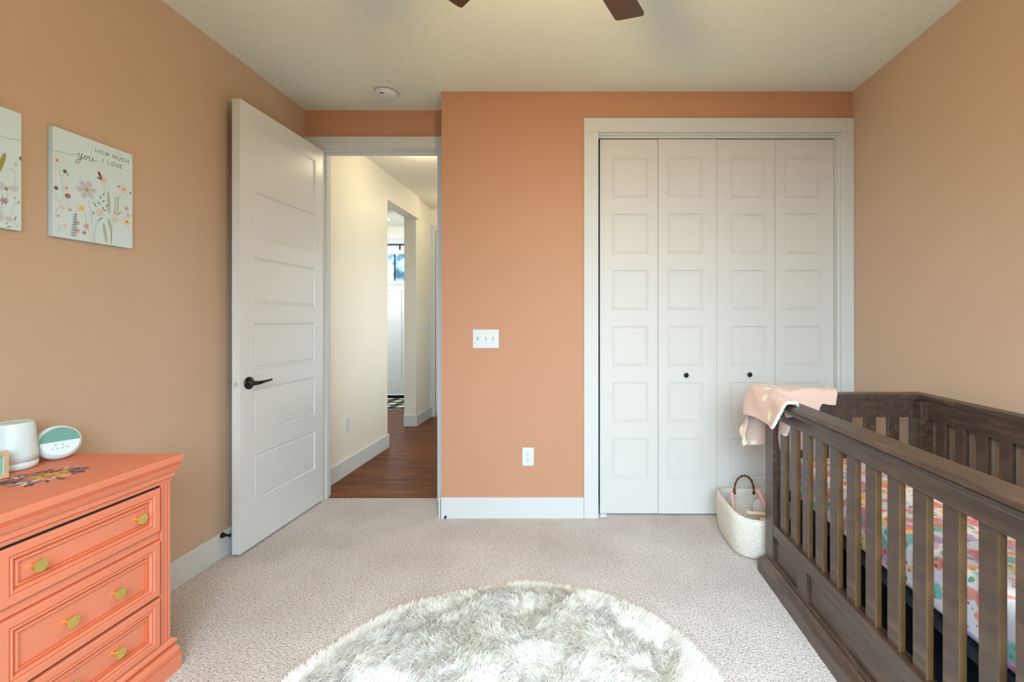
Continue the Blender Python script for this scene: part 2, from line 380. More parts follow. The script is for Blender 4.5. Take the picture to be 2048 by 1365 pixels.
# baseboards
def baseb(name, segs, label, h=.132, t=.014):
    m = MB()
    for s_ in segs:
        (x0, y0), (x1, y1), nx, ny = s_
        pr = [(0, 0), (t, 0), (t, h-.004), (t-.004, h), (0, h)]
        m.prism(pr, lambda p, q, tt: (x0+(x1-x0)*tt+nx*p, y0+(y1-y0)*tt+ny*p, q), 0, 1)
    return tag(m.obj(name, M['trim']), label, 'baseboard', kind='structure')
baseb('baseboard_left', [((XL, YB), (XL, YD), 1, 0)], 'white baseboard along the left wall behind dresser and door')
baseb('baseboard_closet', [((-.895, YC), (.024, YC), 0, -1), ((-.891, YC-.014), (-.891, YD), -1, 0)], 'white baseboard below the light switches and outlet')
baseb('baseboard_right', [((XR, YB), (XR, YC-.02), -1, 0)], 'white baseboard along the right wall behind the crib')
baseb('baseboard_hall_left', [((HX, YD+.13), (HX, 4.614), 1, 0), ((HX-.14, 4.6), (HX, 4.6), 0, 1)], 'white baseboard under the hallway outlet')
baseb('baseboard_hall_pillar', [((-2.11, 5.52), (-1.968, 5.52), 0, -1), ((-1.968, 5.506), (-1.968, 6.08), 1, 0)], 'white baseboard round the far hallway wall end', t=.016)
# small dark spring stub at the closet wall's baseboard
tag(MB().lathe([(.007, 0), (.007, .012), (.004, .016)], 12, M4=Matrix.Translation((-.86, YC-.014, .011)) @ Matrix.Rotation(PI/2, 4, 'X')).obj('baseboard_screw', M['black']),
    'small dark screw head low on the baseboard beside doorway', 'screw')

# doorway casing and jamb (trim_1)
t1 = thing('trim_1', 'white casing and jamb around the open bedroom doorway', 'trim', (-1.4, YD, 0), kind='structure')
m = MB(); m.box(OL-.018, OL, YD, YD+.12, 0, OH); m.box(OR, OR+.018, YD, YD+.12, 0, OH); m.box(OL-.018, OR+.018, YD, YD+.12, OH, OH+.018)
m.box(OL, OL+.01, YD+.05, YD+.085, 0, OH-.01); m.box(OR-.01, OR, YD+.05, YD+.085, 0, OH-.01); m.box(OL, OR, YD+.05, YD+.085, OH-.012, OH)
m.obj('jamb', M['trim'], t1)
m = MB(); m.box(XL+.001, OL-.006, YD-.018, YD, 0, OH+.006); m.obj('side_casing', M['trim'], t1, bevel=.002)
m = MB(); m.box(OR+.006, OR+.096, YD-.018, YD, 0, OH+.006); m.obj('side_casing', M['trim'], t1, bevel=.002)
m = MB(); m.box(XL+.001, -.892, YD-.018, YD, OH+.006, 2.552); m.obj('head_casing', M['trim'], t1, bevel=.002)
MB().box(OR-.0015, OR, YD+.01, YD+.04, .90, .96).obj('strike_plate', M['black'], t1)
# closet casing (trim_2)
t2 = thing('trim_2', 'white casing framing the closet bifold doors', 'trim', (.9, YC, 0), kind='structure')
MB().box(.026, CL-.001, YC-.018, YC, 0, CH).obj('side_casing', M['trim'], t2, bevel=.002)
MB().box(CR-.003+.02, XR-.001, YC-.018, YC, 0, CH).obj('side_casing', M['trim'], t2, bevel=.002)
MB().box(.026, XR-.001, YC-.018, YC, CH, 2.566).obj('head_casing', M['trim'], t2, bevel=.002)
m = MB(); m.box(CL-.018, CL, YC, YC+.1, 0, CH); m.box(CR, CR+.018, YC, YC+.1, 0, CH); m.box(CL, CR, YC, YC+.1, CH, CH+.01)
m.box(CL, CR, YC+.005, YC+.022, CH-.010, CH); m.box(CL, CR, YC+.022, YC+.04, CH-.022, CH)
m.obj('jamb', M['trim'], t2)
MB().box(CL, CR, YC+.045, YC+.09, CH-.02, CH-.001).obj('door_track', M['dark'], t2)

# ------------------------------------------------------------------ doors
RIDGE = [(0, -.001), (.004, -.001), (.008, -.0075), (.014, -.0075), (.018, -.0045), (.022, -.0045)]
def panel_obj(mp, u0, u1, v0, v1, mat, parent, prof=RIDGE):
    return MB().rings(mp, u0+.0004, u1-.0004, v0+.0004, v1-.0004, [(0, -.010)]+prof, mat).obj('panel', mat, parent, recalc=False)
# bedroom door, swung open towards the left wall
a = Vector((-1.822, 2.465)); b = Vector((-1.802, 3.222)); L = (b-a).length; d = (b-a)/L; nrm = Vector((d.y, -d.x))
d1 = thing('door_1', 'white six-panel bedroom door swung open beside the left wall', 'door', (b.x, b.y, 0), kind='structure')
def mpd(u, v, dep): return (a.x+d.x*u+nrm.x*dep, a.y+d.y*u+nrm.y*dep, v)
tops = [2.363-.369*i for i in range(6)]
holes = [(.102, L-.085, t-.262, t) for t in tops]
MB().slab(mpd, (0, L), (.012, 2.460), .044, holes, .011, M['door']).obj('slab', M['door'], d1, recalc=False, bevel=0)
for h in holes: panel_obj(mpd, *h, M['door'], d1)
def rotto(n):   # matrix sending +Z to n
    return Vector((0, 0, 1)).rotation_difference(Vector(n)).to_matrix().to_4x4()
def lever(side):
    s_ = 1 if side > 0 else -1; off = 0 if side > 0 else -.044
    p = mpd(.062, .925, off); n3 = Vector((nrm.x*s_, nrm.y*s_, 0))
    m = MB(); m.lathe([(.034, 0), (.034, .006), (.028, .011), (.013, .014), (.011, .045)], 28, M4=Matrix.Translation(p) @ rotto(n3))
    q = [Vector(mpd(u, .925+dz, off))+n3*o for u, dz, o in ((.062, 0, .028), (.064, 0, .046), (.075, .001, .053), (.10, .003, .055), (.135, .005, .055), (.168, .006, .054))] if side > 0 else \
        [Vector(mpd(u, .925, off))+n3*o for u, o in ((.062, .02), (.064, .040), (.072, .048), (.12, .049), (.165, .047))]
    m.tube(q, [.011, .011, .010, .008, .0065, .006][:len(q)], 10)
    return m.obj('lever_handle', M['black'], d1, smooth=True)
tag(lever(1), 'black lever handle on round rosette'); lever(-1)
p = mpd(-.001, .925, -.022)
m = MB(); m.lathe([(.012, 0), (.012, .002), (.008, .002)], 20, M4=Matrix.Translation(p) @ rotto((-d.x, -d.y, 0)))
tag(m.obj('latch', M['grey'], d1), 'round bored latch in door edge')
for z in (.25, 1.25, 2.2): MB().lathe([(.006, 0), (.006, .09)], 10, M4=Matrix.Translation((b.x-.034, b.y+.002, z))).obj('hinge', M['black'], d1)

# door stop on the left baseboard
m = MB(); m.lathe([(.010, 0), (.015, .001), (.014, .005), (.009, .014), (.006, .026), (.005, .040), (.009, .041), (.009, .044)], 20,
    M4=Matrix.Translation((XL+.014, 2.455, .122)) @ rotto((1, 0, 0)))
tag(m.obj('door_stop', M['black'], smooth=True), 'black metal door stop fixed to the left baseboard', 'door stop')

# bifold closet doors
def mpc(X0, Z0, Y0):
    return lambda u, v, dep: (X0+u, Y0-dep, Z0+v)
SC = 3.0/F
def pxX(x): return (x-VX)*SC
def pxZ(y): return CAMZ+(VY-y)*SC
edges = [pxX(x) for x in (1199.4, 1316, 1433.2, 1550, 1667.5)]
pans = [(1224.5, 1296.5), (1335, 1405), (1460.6, 1531), (1569.5, 1641)]
labels = ['left pair of white six-panel bifold closet doors', 'right pair of white bifold closet doors, partly behind the crib']
YF = 3.0
for k in range(2):
    dr = thing('door_%d' % (k+2), labels[k], 'closet door', (edges[2*k], YF, 0), kind='structure')
    for j in (2*k, 2*k+1):
        x0, x1 = edges[j]+.0012, edges[j+1]-.0012
        mp = mpc(0, 0, YF-(.004 if j == 1 else 0))
        hs = [(pxX(pans[j][0]), pxX(pans[j][1]), pxZ(315+112.35*i+81), pxZ(315+112.35*i)) for i in range(6)]
        lf = MB().slab(mp, (x0, x1), (.010, 2.45), .032, hs, .011, M['closet']).obj('leaf', M['closet'], dr, recalc=False)
        for h in hs: panel_obj(mp, *h, M['closet'], lf, prof=[(0, -.001), (.004, -.001), (.007, -.0065), (.013, -.0065), (.016, -.003), (.018, -.003)])
        if j in (1, 2):
            kx, kz = (pxX(1371), pxZ(750)) if j == 1 else (pxX(1497), pxZ(749))
            m = MB(); m.lathe([(.009, 0), (.006, .006), (.006, .012), (.013, .016), (.0155, .022), (.012, .028), (.004, .030)], 20,
                M4=Matrix.Translation((kx, YF-.004, kz)) @ rotto((0, -1, 0)))
            tag(m.obj('knob', M['black'], lf, smooth=True), 'small round black knob')
m = MB(); m.box(.125, .175, 2.955, 2.995, .003, .009); m.box(.14, .155, 2.965, 2.985, .009, .016)
m.obj('floor_bracket', M['plate'], bpy.data.objects['door_2'])

# front door in the foyer
fd = thing('door_4', 'white craftsman front door with small blue-lit window', 'door', (-3.15, FY, 0), kind='structure')
def mpf(u, v, dep): return (u, FY+.03-dep, v)
def fx(px): return (px-VX)*FY/F
def fz(py): return CAMZ+(VY-py)*FY/F
wz0f, wz1f = fz(562), fz(508)
hs = [(FX0+.14, FX1-.14, wz0f, wz1f)]
m = MB()
m.slab(mpf, (FX0+.004, FX1-.004), (.06, wz0f-.03), .045, [(FX0+.13, fx(788), fz(758), fz(581)), (fx(801), FX1-.13, fz(758), fz(581))], .014, M['door'])
m.box(FX0+.004, FX1-.004, FY+.03, FY+.075, wz1f, 2.495); m.box(FX0+.004, FX0+.14, FY+.03, FY+.075, wz0f-.03, wz1f); m.box(FX1-.14, FX1-.004, FY+.03, FY+.075, wz0f-.03, wz1f)
m.box(FX0+.14, FX1-.14, FY+.03, FY+.075, wz0f-.03, wz0f)
m.obj('slab', M['door'], fd, recalc=False)
MB().box(FX0+.06, FX1-.06, FY-.012, FY+.03, wz0f-.055, wz0f-.03).obj('ledge', M['door'], fd)
gx = (FX1-FX0-.28)/3
for i in range(3): MB().box(FX0+.14+gx*i+.008, FX0+.14+gx*(i+1)-.008, FY+.048, FY+.054, wz0f, wz1f).obj('pane', M['glass'], fd)
for i in range(2): MB().box(FX0+.132+gx*(i+1), FX0+.148+gx*(i+1), FY+.035, FY+.065, wz0f, wz1f).obj('muntin', M['black'], fd)
m = MB(); m.box(FX0, FX1, FY-.004, FY+.03, 2.495, 2.512); m.obj('top_gap', M['black'], fd)
m = MB(); m.box(fx(797.2), fx(799.6), FY+.018, FY+.028, fz(500), 2.5); m.obj('wreath_hook', M['black'], fd)
MB().box(FX0, FX1, FY-.01, FY+.08, .0, .045).obj('threshold', M['black'], fd)
MB().box(FX0-.09, FX0, FY-.02, FY, 0, 2.60).obj('casing', M['trim'], fd); MB().box(FX1, FX1+.09, FY-.02, FY, 0, 2.60).obj('casing', M['trim'], fd)
MB().box(FX0, FX1, FY-.02, FY, 2.515, 2.60).obj('casing', M['trim'], fd)
# hall end door
he = thing('door_5', 'narrow strip of a white door closing the far end of hallway', 'door', (-1.5, 6.08, 0), kind='structure')
MB().slab(lambda u, v, dep: (u, 6.10-dep, v), (-1.90, -1.13), (.01, 2.44), .04, [(-1.79, -1.24, .25+.72*i, .83+.72*i) for i in range(3)], .01, M['door']).obj('slab', M['door'], he, recalc=False)
m = MB(); m.box(-1.968, -1.905, 6.06, 6.08, 0, 2.52); m.box(-1.13, -1.05, 6.06, 6.08, 0, 2.52); m.box(-1.905, -1.13, 6.06, 6.08, 2.45, 2.52)
m.obj('casing', M['trim'], he)
MB().box(-1.9035, -1.9015, 6.072, 6.09, .01, 2.44).obj('edge_gap', M['line'], he)
# foyer mat and recessed light
mt = thing('door_mat', 'black and white buffalo check mat with fringe at front door', 'mat', (-3.1, 6.95, 0))
MB().box(-3.9, -2.4, 6.56, 7.42, .0005, .012).obj('mat_field', M['check'], mt)
m = MB()
for i in range(75):
    xx = -3.9+i*.02+random.uniform(0, .006); m.box(xx, xx+.007, 6.56-random.uniform(.03, .05), 6.56, .001, .006)
tag(m.obj('fringe', M['sherpa'], mt), 'cream fringe', kind='stuff')
rl = thing('recessed_light', 'round recessed ceiling light glowing in the foyer', 'light', (-2.92, 6.9, 2.8))
MB().lathe([(.085, 0), (.085, -.006), (.07, -.008)], 32, M4=Matrix.Translation((-2.92, 6.9, 2.7995))).obj('trim_ring', M['trim'], rl)
MB().lathe([(.068, 0), (.068, -.004)], 32, M4=Matrix.Translation((-2.92, 6.9, 2.791))).obj('lens', M['lamp'], rl)
# front step outside
tag(MB().box(-4.5, -2.0, 7.66, 10.5, -.2, -.02).obj('porch', M['hallwall']), 'porch slab outside the front door', 'porch', kind='structure')

# ------------------------------------------------------------------ plates, smoke detector
def switch_plate():
    t = thing('light_switch_plate', 'white three-gang switch plate on the peach wall left of closet', 'light switch', (-.605, YC, 1.151))
    X, Z = -.605, 1.151
    MB().box(X-.0835, X+.0835, YC-.005, YC, Z-.06, Z+.06).obj('plate', M['plate'], t, bevel=.0025)
    m = MB(); m.rings(lambda u, v, dep: (u, YC-dep, v), X-.062, X-.030, Z-.033, Z+.033, [(0, .0049), (0, .0058), (.0015, .0058), (.002, .0045)]); m.obj('dimmer_frame', M['plate'], t, recalc=False)
    MB().box(X-.054, X-.050, YC-.0065, YC-.004, Z-.008, Z+.012).obj('dimmer_slot', M['line'], t)
    MB().box(X-.044, X-.038, YC-.012, YC-.004, Z-.006, Z+.014).obj('dimmer_slider', M['plate'], t)
    for k in (0, 1):
        cx = X+.0+k*.046
        MB().box(cx-.006, cx+.006, YC-.0056, YC-.004, Z-.013, Z+.013).obj('toggle_slot', M['grey'], t)
        mm = MB(); mm.prism([(-.0, -.005), (-.012, .002), (-.012, .008), (0, .006)], lambda p, q, tt: (cx-.004+.008*tt, YC-.004+p, Z+q), 0, 1); mm.obj('toggle', M['plate'], t)
        for s_ in (-1, 1): MB().lathe([(.003, 0), (.003, .0012)], 12, M4=Matrix.Translation((cx, YC-.005, Z+.030*s_)) @ rotto((0, -1, 0))).obj('screw', M['grey'], t)
switch_plate()
def outlet(name, label, org, ax, n, mat=M['plate']):   # ax: horizontal axis vector, n: outward
    t = thing(name, label, 'outlet', org); o = Vector(org); ax = Vector(ax); n = Vector(n); up = Vector((0, 0, 1))
    def mp(u, v, dep): return tuple(o+ax*u+up*v+n*dep)
    MB().rings(mp, -.037, .037, -.0585, .0585, [(0, 0), (0, .003), (.003, .0055)]).obj('plate', mat, t, recalc=False)
    for s_ in (-1, 1):
        m = MB(); c = [mp(math.cos(k*PI/12)*.0172, .0195*s_+max(-.0125, min(.0125, math.sin(k*PI/12)*.0172)), .0055) for k in range(24)]
        c2 = [tuple(Vector(q)+n*.002) for q in c]
        m.add(c+c2, [(i, (i+1) % 24, 24+(i+1) % 24, 24+i) for i in range(24)]+[tuple(range(24, 48))]); r = m.obj('receptacle', mat, t)
        for u, hh in ((-.0065, .0045), (.0065, .0035)):
            MB().rings(mp, u-.0012, u+.0012, .0195*s_+.003-hh, .0195*s_+.003+hh, [(0, .0070), (0, .0079)]).obj('slot', M['line'], r, recalc=False)
        m = MB(); m.lathe([(.0028, 0), (.0028, .0005)], 12, M4=Matrix.Translation(mp(0, .0195*s_-.0075, .0075)) @ rotto(n)); m.obj('slot', M['line'], r)
    m = MB(); m.lathe([(.003, 0), (.0025, .001)], 12, M4=Matrix.Translation(mp(0, 0, .0055)) @ rotto(n)); m.obj('screw', M['grey'], t)
outlet('wall_outlet', 'white duplex outlet low on the peach wall beside closet', (-.334, YC, .392), (1, 0, 0), (0, -1, 0))
outlet('wall_outlet', 'white duplex outlet on the hallway wall beyond the doorway', (HX, 3.80, .412), (0, 1, 0), (1, 0, 0))
sw = thing('light_switch_plate', 'narrow white switch on the far hallway wall end', 'light switch', (-1.968, 5.80, 1.175))
MB().box(-1.968, -1.962, 5.765, 5.835, 1.115, 1.235).obj('plate', M['plate'], sw, bevel=.002)
MB().box(-1.962, -1.958, 5.788, 5.812, 1.143, 1.207).obj('rocker', M['plate'], sw, bevel=.001)
sd = thing('smoke_detector', 'round white smoke detector on the ceiling near the doorway', 'smoke detector', (-1.237, 2.94, H))
T = Matrix.Translation((-1.237, 2.94, H-.0003)) @ Matrix.Rotation(PI, 4, 'X')
MB().lathe([(.074, 0), (.074, .010), (.070, .012)], 40, M4=T).obj('mounting_base', M['plate'], sd)
MB().lathe([(.062, .012), (.062, .017)], 40, M4=T).obj('vent_gap', M['line'], sd)
MB().lathe([(.069, .017), (.070, .030), (.066, .040), (.058, .045), (.02, .047)], 40, M4=T).obj('cover', M['plate'], sd, smooth=False)
MB().box(-1.256, -1.232, 2.880, 2.888, H-.0475, H-.036).obj('test_vent', M['line'], sd)
# nail mark on ceiling omitted: part of plaster texture

# ------------------------------------------------------------------ ceiling fan (only blade tips reach into view)
fan = thing('ceiling_fan', 'bronze brown ceiling fan whose blade tips cross the top edge', 'ceiling fan', (-.072, 1.268, H))
fc = Vector((-.072, 1.268, 0)); fb = 2.452
T = Matrix.Translation((fc.x, fc.y, 0))
MB().lathe([(.07, H), (.07, H-.03), (.03, H-.06)], 28, M4=T).obj('canopy', M['fanwood'], fan)
MB().lathe([(.013, H-.06), (.013, fb+.08)], 14, M4=T).obj('downrod', M['fanwood'], fan)
MB().lathe([(.03, fb+.09), (.10, fb+.07), (.11, fb+.01), (.09, fb-.03), (.06, fb-.05)], 32, M4=T).obj('motor_housing', M['fanwood'], fan)
MB().lathe([(.06, fb-.05), (.085, fb-.06), (.085, fb-.075)], 32, M4=T).obj('added_fitter', M['fanwood'], fan)  # invented fitter, added to carry the warm fill
MB().lathe([(.082, fb-.076), (.085, fb-.10), (.06, fb-.13), (.02, fb-.14)], 32, M4=T).obj('added_glow_shade', M['added_glow'], fan, smooth=True)  # invented glowing shade, added with the warm fill
def blade_mesh():
    m = MB(); out = []
    out += [(.14, -.045), (.30, -.054)]
    out += [(.570, -.060)]+arc(.577, -.047, .013, -PI/2, 0, 4)+arc(.577, .047, .013, 0, PI/2, 4)+[(.570, .060), (.30, .054), (.14, .045)]
    m.prism(out, lambda p, q, t: (p, q, t+q*.12), -.004, .004)
    return m
bl = None
for k in range(5):
    ang = math.radians(90-27+72*k)
    if bl is None: bl = blade_mesh().mesh('blade', M['fanwood'])
    o = bpy.data.objects.new('blade', bl); COL.objects.link(o); o.parent = fan
    o.location = (0, 0, fb-H); o.rotation_euler = (0, 0, ang)
    br = bpy.data.objects.new('blade_bracket', MB().box(.08, .20, -.02, .02, .004, .010).mesh('blade_bracket', M['black'])); COL.objects.link(br)
    br.parent = o

# ------------------------------------------------------------------ wall canvases
CX = -1.906
def canvas(y0, y1, label):
    t = thing('wall_canvas', label, 'wall art', (XL, (y0+y1)/2, 1.575), group='floral canvases on the left wall')
    MB().box(XL+.001, CX, y0, y1, 1.575, 1.975).obj('stretched_canvas', M['canvas'], t, bevel=.0015)
    return t
def P2(px, py):                      # point of the canvas plane, measured on the photograph
    dd = -CX*F/(VX-px); return (dd, CAMZ+(VY-py)*dd/F)
def Z(zx, zy): return P2(90+zx/5.058, 240+zy/5.056)
def Z2(zx, zy): return P2(zx/4.867, 200+zy/4.875)
class Print:
    def __init__(s, y0, y1): s.m = MB(); s.k = 0; s.y0 = y0; s.y1 = y1
    def poly(s, pts, mat):
        s.k += 1; e = .0004+.000004*s.k
        pts = [(min(max(p[0], s.y0+.001), s.y1-.001), min(max(p[1], 1.576), 1.974)) for p in pts]
        s.m.add([(CX+e, p[0], p[1]) for p in pts], [tuple(range(len(pts)))], mat)
    def petal(s, c, ang, L, Wd, mat, start=.0):
        dx, dy = math.cos(ang), math.sin(ang); pts = []
        for i in range(12):
            t = 2*PI*i/12; u = start+L/2+L/2*math.cos(t); v = Wd/2*math.sin(t)*(1+.25*math.cos(t))
            pts.append((c[0]+dx*u-dy*v, c[1]+dy*u+dx*v))
        s.poly(pts, mat)
    def stroke(s, pts, wd, mat):
        n = len(pts)
        L_, R_ = [], []
        for i, p in enumerate(pts):
            a = pts[max(i-1, 0)]; b_ = pts[min(i+1, n-1)]; tx, ty = b_[0]-a[0], b_[1]-a[1]; l = math.hypot(tx, ty) or 1
            nx, ny = -ty/l*wd/2, tx/l*wd/2; L_.append((p[0]+nx, p[1]+ny)); R_.append((p[0]-nx, p[1]-ny))
        for i in range(n-1): s.poly([L_[i], L_[i+1], R_[i+1], R_[i]], mat); s.k -= 1
        s.k += 1
    def curve(s, ctrl, wd, mat, n=8):
        pts = []
        c = [ctrl[0]]+list(ctrl)+[ctrl[-1]]
        for i in range(1, len(c)-2):
            for j in range(n):
                t = j/n; q = []
                for a in (0, 1):
                    p0, p1, p2, p3 = c[i-1][a], c[i][a], c[i+1][a], c[i+2][a]
                    q.append(.5*(2*p1+(p2-p0)*t+(2*p0-5*p1+4*p2-p3)*t*t+(3*p1-p0-3*p2+p3)*t**3))
                pts.append(tuple(q))
        pts.append(ctrl[-1]); s.stroke(pts, wd, mat)
    def flower(s, c, r, n, mat, cm, rot=0, cr=.25, wd=.55):
        for k in range(n): s.petal(c, rot+2*PI*k/n, r, r*wd, mat, r*.12)
        s.petal((c[0]-r*cr, c[1]), 0, 2*r*cr, 2*r*cr, cm)
    def leaf(s, a, b_, wd, mat):
        ang = math.atan2(b_[1]-a[1], b_[0]-a[0]); s.petal(a, ang, math.hypot(b_[0]-a[0], b_[1]-a[1]), wd, mat)
ink = lambda n, *c: paint(n, srgb(*c), .8)
C_ = dict(lav=ink('ink_lavender', 196, 202, 214), lav2=ink('ink_grey_lilac', 184, 194, 208), peach=ink('ink_peach', 222, 208, 202), pink=ink('ink_pink', 208, 176, 176),
          rose=ink('ink_rose', 190, 144, 146), rust=ink('ink_rust', 146, 98, 82), brown=ink('ink_brown', 104, 62, 50), yel=ink('ink_yellow', 226, 186, 70), ora=ink('ink_orange', 206, 150, 80),
          sage=ink('ink_sage', 172, 188, 164), olive=ink('ink_olive', 158, 152, 88), dgrn=ink('ink_dark_green', 70, 92, 90), stem=ink('ink_stem', 140, 160, 158), plum=ink('ink_plum', 168, 138, 168), cream=ink('ink_cream', 226, 214, 196))
t = canvas(1.663, 1.960, 'white floral canvas reading HOW MUCH I LOVE you on left wall')
p = Print(1.663, 1.960)
for a, b_, c in (((440, 810), (470, 1010), (492, 1235)), ((500, 1235), (515, 1060), (560, 1000)), ((670, 1270), (678, 1050), (690, 960)), ((600, 720), (598, 680), (596, 640)), ((735, 810), (755, 780), (772, 755)), ((95, 965), (140, 860), (190, 770)), ((75, 455), (95, 480), (110, 500)),
                 ((145, 460), (150, 520), (148, 570)), ((180, 640), (165, 600), (185, 545)), ((105, 740), (120, 800), (150, 840)), ((440, 1100), (450, 1160), (456, 1225)), ((400, 930), (410, 1000), (420, 1060)), ((230, 880), (225, 830), (222, 790)), ((820, 800), (822, 770), (815, 745)), ((150, 1130), (135, 1100), (180, 1060)), ((175, 740), (180, 700), (170, 650))):
    p.curve([Z(*a), Z(*b_), Z(*c)], .0009, C_['stem'], 5)
for a, b_, wd, cc in (((650, 960), (640, 720), .011, 'sage'), ((625, 1250), (590, 1040), .012, 'sage'), ((675, 1160), (640, 990), .010, 'sage')): p.leaf(Z(*a), Z(*b_), wd, C_[cc])
for i in range(6):
    yy = 780+i*29; p.leaf(Z(722, yy+30), Z(697, yy), .0030, C_['olive']); p.leaf(Z(722, yy+30), Z(746, yy), .0030, C_['olive'])
p.leaf(Z(730, 970), Z(690, 920), .004, C_['olive']); p.leaf(Z(730, 970), Z(772, 925), .004, C_['olive']); p.leaf(Z(668, 1260), Z(672, 1120), .004, C_['olive'])
p.flower(Z(420, 708), .033, 6, C_['lav'], C_['ora'], .15, .2, .62); p.flower(Z(420, 708), .028, 6, C_['lav2'], C_['ora'], .2, .22, .34)
p.flower(Z(795, 703), .018, 11, C_['peach'], C_['ora'], .1); p.flower(Z(590, 612), .015, 8, C_['peach'], C_['pink'], .2)
p.leaf(Z(575, 605), Z(538, 520), .009, C_['brown']); p.leaf(Z(572, 606), Z(525, 575), .007, C_['rust'])
p.flower(Z(365, 895), .014, 9, C_['cream'], C_['yel'], .2, .5); p.flower(Z(825, 1032), .017, 9, C_['cream'], C_['ora'], .2, .38); p.flower(Z(710, 1005), .014, 8, C_['peach'], C_['pink'], .0)
p.flower(Z(555, 935), .014, 8, C_['peach'], C_['pink'], .4)
for x, y, r, c1, c2 in ((120, 408, .010, 'peach', 'rust'), (200, 520, .007, 'rust', 'brown'), (110, 688, .007, 'rust', 'brown'), (215, 688, .008, 'peach', 'rust'), (228, 768, .009, 'rust', 'ora'), (172, 890, .007, 'peach', 'pink'), (250, 908, .006, 'pink', 'plum'),
                        (133, 970, .007, 'peach', 'rust'), (205, 1068, .007, 'peach', 'pink'), (418, 1075, .010, 'pink', 'rose'), (328, 1040, .008, 'pink', 'rose'), (328, 1118, .008, 'pink', 'rose'), (395, 1142, .007, 'rose', 'rust'), (822, 897, .008, 'pink', 'rose'), (838, 968, .006, 'pink', 'rose'), (742, 672, .004, 'plum', 'plum'), (862, 740, .005, 'plum', 'rose'), (884, 905, .003, 'pink', 'rose'), (884, 970, .004, 'pink', 'rose')):
    p.flower(Z(x, y), r, 6, C_[c1], C_[c2], random.random(), .35, .7)
for i in range(9):       # fern
    yy = 950+i*26; k = 12+i*2.6
    p.leaf(Z(306-i*1.5, yy+16), Z(306-i*1.5-k-8, yy-2), .0022, C_['dgrn']); p.leaf(Z(306-i*1.5, yy+16), Z(306-i*1.5+k*.8, yy), .0022, C_['dgrn'])
p.curve([Z(308, 945), Z(298, 1060), Z(286, 1185)], .0010, C_['dgrn'], 5)
for a, b_ in (((522, 885), (485, 832)), ((560, 862), (528, 822)), ((572, 832), (600, 812)), ((610, 885), (635, 855)), ((588, 912), (580, 878)), ((590, 915), (620, 915)), ((492, 962), (482, 925)), ((528, 1020), (580, 990)), ((556, 800), (560, 768)), ((580, 765), (600, 740)), ((232, 570), (226, 540))):
    p.leaf(Z(*a), Z(*b_), .0028, C_['dgrn'])
tag(p.m.obj('painted_flowers', None, t, recalc=False), kind='stuff')
q = Print(1.663, 1.960)       # hand lettered you with its long tail
q.curve([Z(72, 312), Z(110, 312), Z(160, 325), Z(230, 345), Z(300, 347), Z(330, 345)], .0010, M['ink'])
q.curve([Z(330, 345), Z(345, 340), Z(338, 375), Z(350, 388), Z(375, 352), Z(372, 345), Z(362, 400), Z(340, 432), Z(318, 432), Z(318, 408), Z(350, 398), Z(385, 385), Z(400, 372)], .0017, M['ink'])
q.curve([Z(400, 372), Z(412, 363), Z(402, 368), Z(395, 388), Z(404, 402), Z(420, 396), Z(426, 378), Z(412, 364), Z(425, 375), Z(446, 376)], .0017, M['ink'])
q.curve([Z(446, 376), Z(452, 372), Z(446, 400), Z(454, 414), Z(472, 408), Z(486, 385), Z(480, 412), Z(492, 420), Z(522, 408)], .0017, M['ink'])
q.m.obj('script_lettering', M['ink'], t, recalc=False)
GLY = {'H': [[(0,0),(0,1)],[(.75,0),(.75,1)],[(0,.5),(.75,.5)]], 'W': [[(0,1),(.22,0),(.5,.9),(.78,0),(1,1)]], 'M': [[(0,0),(.05,1),(.45,.25),(.85,1),(.9,0)]],
 'U': [[(0,1),(0,.35),(.1,.08),(.37,0),(.64,.08),(.74,.35),(.74,1)]], 'C': [[(.82,.8),(.6,.98),(.35,.98),(.08,.75),(.02,.5),(.08,.25),(.35,.02),(.6,.02),(.82,.2)]],
 'I': [[(.1,0),(.1,1)]], 'L': [[(0,1),(0,0),(.6,0)]], 'V': [[(0,1),(.38,0),(.76,1)]], 'E': [[(.6,0),(0,0),(0,1),(.6,1)],[(0,.52),(.52,.52)]],
 'O': [[(.45+.45*math.cos(k*PI/10), .5+.5*math.sin(k*PI/10)) for k in range(21)]]}
GW = {'H': .75, 'W': 1, 'M': .9, 'U': .74, 'C': .85, 'I': .2, 'L': .6, 'V': .76, 'E': .6, 'O': .9, ' ': .35}
def letters(txt, a0, a1, h, name):
    tot = sum(GW[c] for c in txt)+.35*(len(txt)-1); k = (a1-a0[0])/tot; u = a0[0]; pr = Print(1.663, 1.960)
    for c in txt:
        for st in GLY.get(c, []):
            q_ = [(u+x*k, a0[1]+y*h) for x, y in st]
            for e0, e1 in zip(q_, q_[1:]): pr.stroke([e0, e1], .0016, M['ink'])
        u += (GW[c]+.35)*k
    pr.m.obj('lettering', M['ink'], t, recalc=False)
letters('HOW MUCH', Z(512, 326), Z(842, 438)[0], .0140, 'lettering')
letters('I LOVE', Z(577, 430), Z(782, 495)[0], .0140, 'lettering')
t = canvas(1.273, 1.570, 'white floral canvas cut off by the left edge of the photo')
p = Print(1.273, 1.570)
p.curve([(1.29, Z2(60, 330)[1]+.004), (1.4, Z2(60, 340)[1]+.002), Z2(60, 370), Z2(140, 382), Z2(228, 402)], .0010, M['ink'])
for a, b_, c in (((70, 890), (68, 950), (60, 1010)), ((150, 1000), (120, 1060), (105, 1120)), ((60, 670), (130, 680), (145, 760)), ((145, 760), (140, 800), (150, 850)), ((140, 1180), (155, 1215), (165, 1250)), ((20, 900), (15, 1000), (10, 1120))):
    p.curve([Z2(*a), Z2(*b_), Z2(*c)], .0009, C_['stem'], 5)
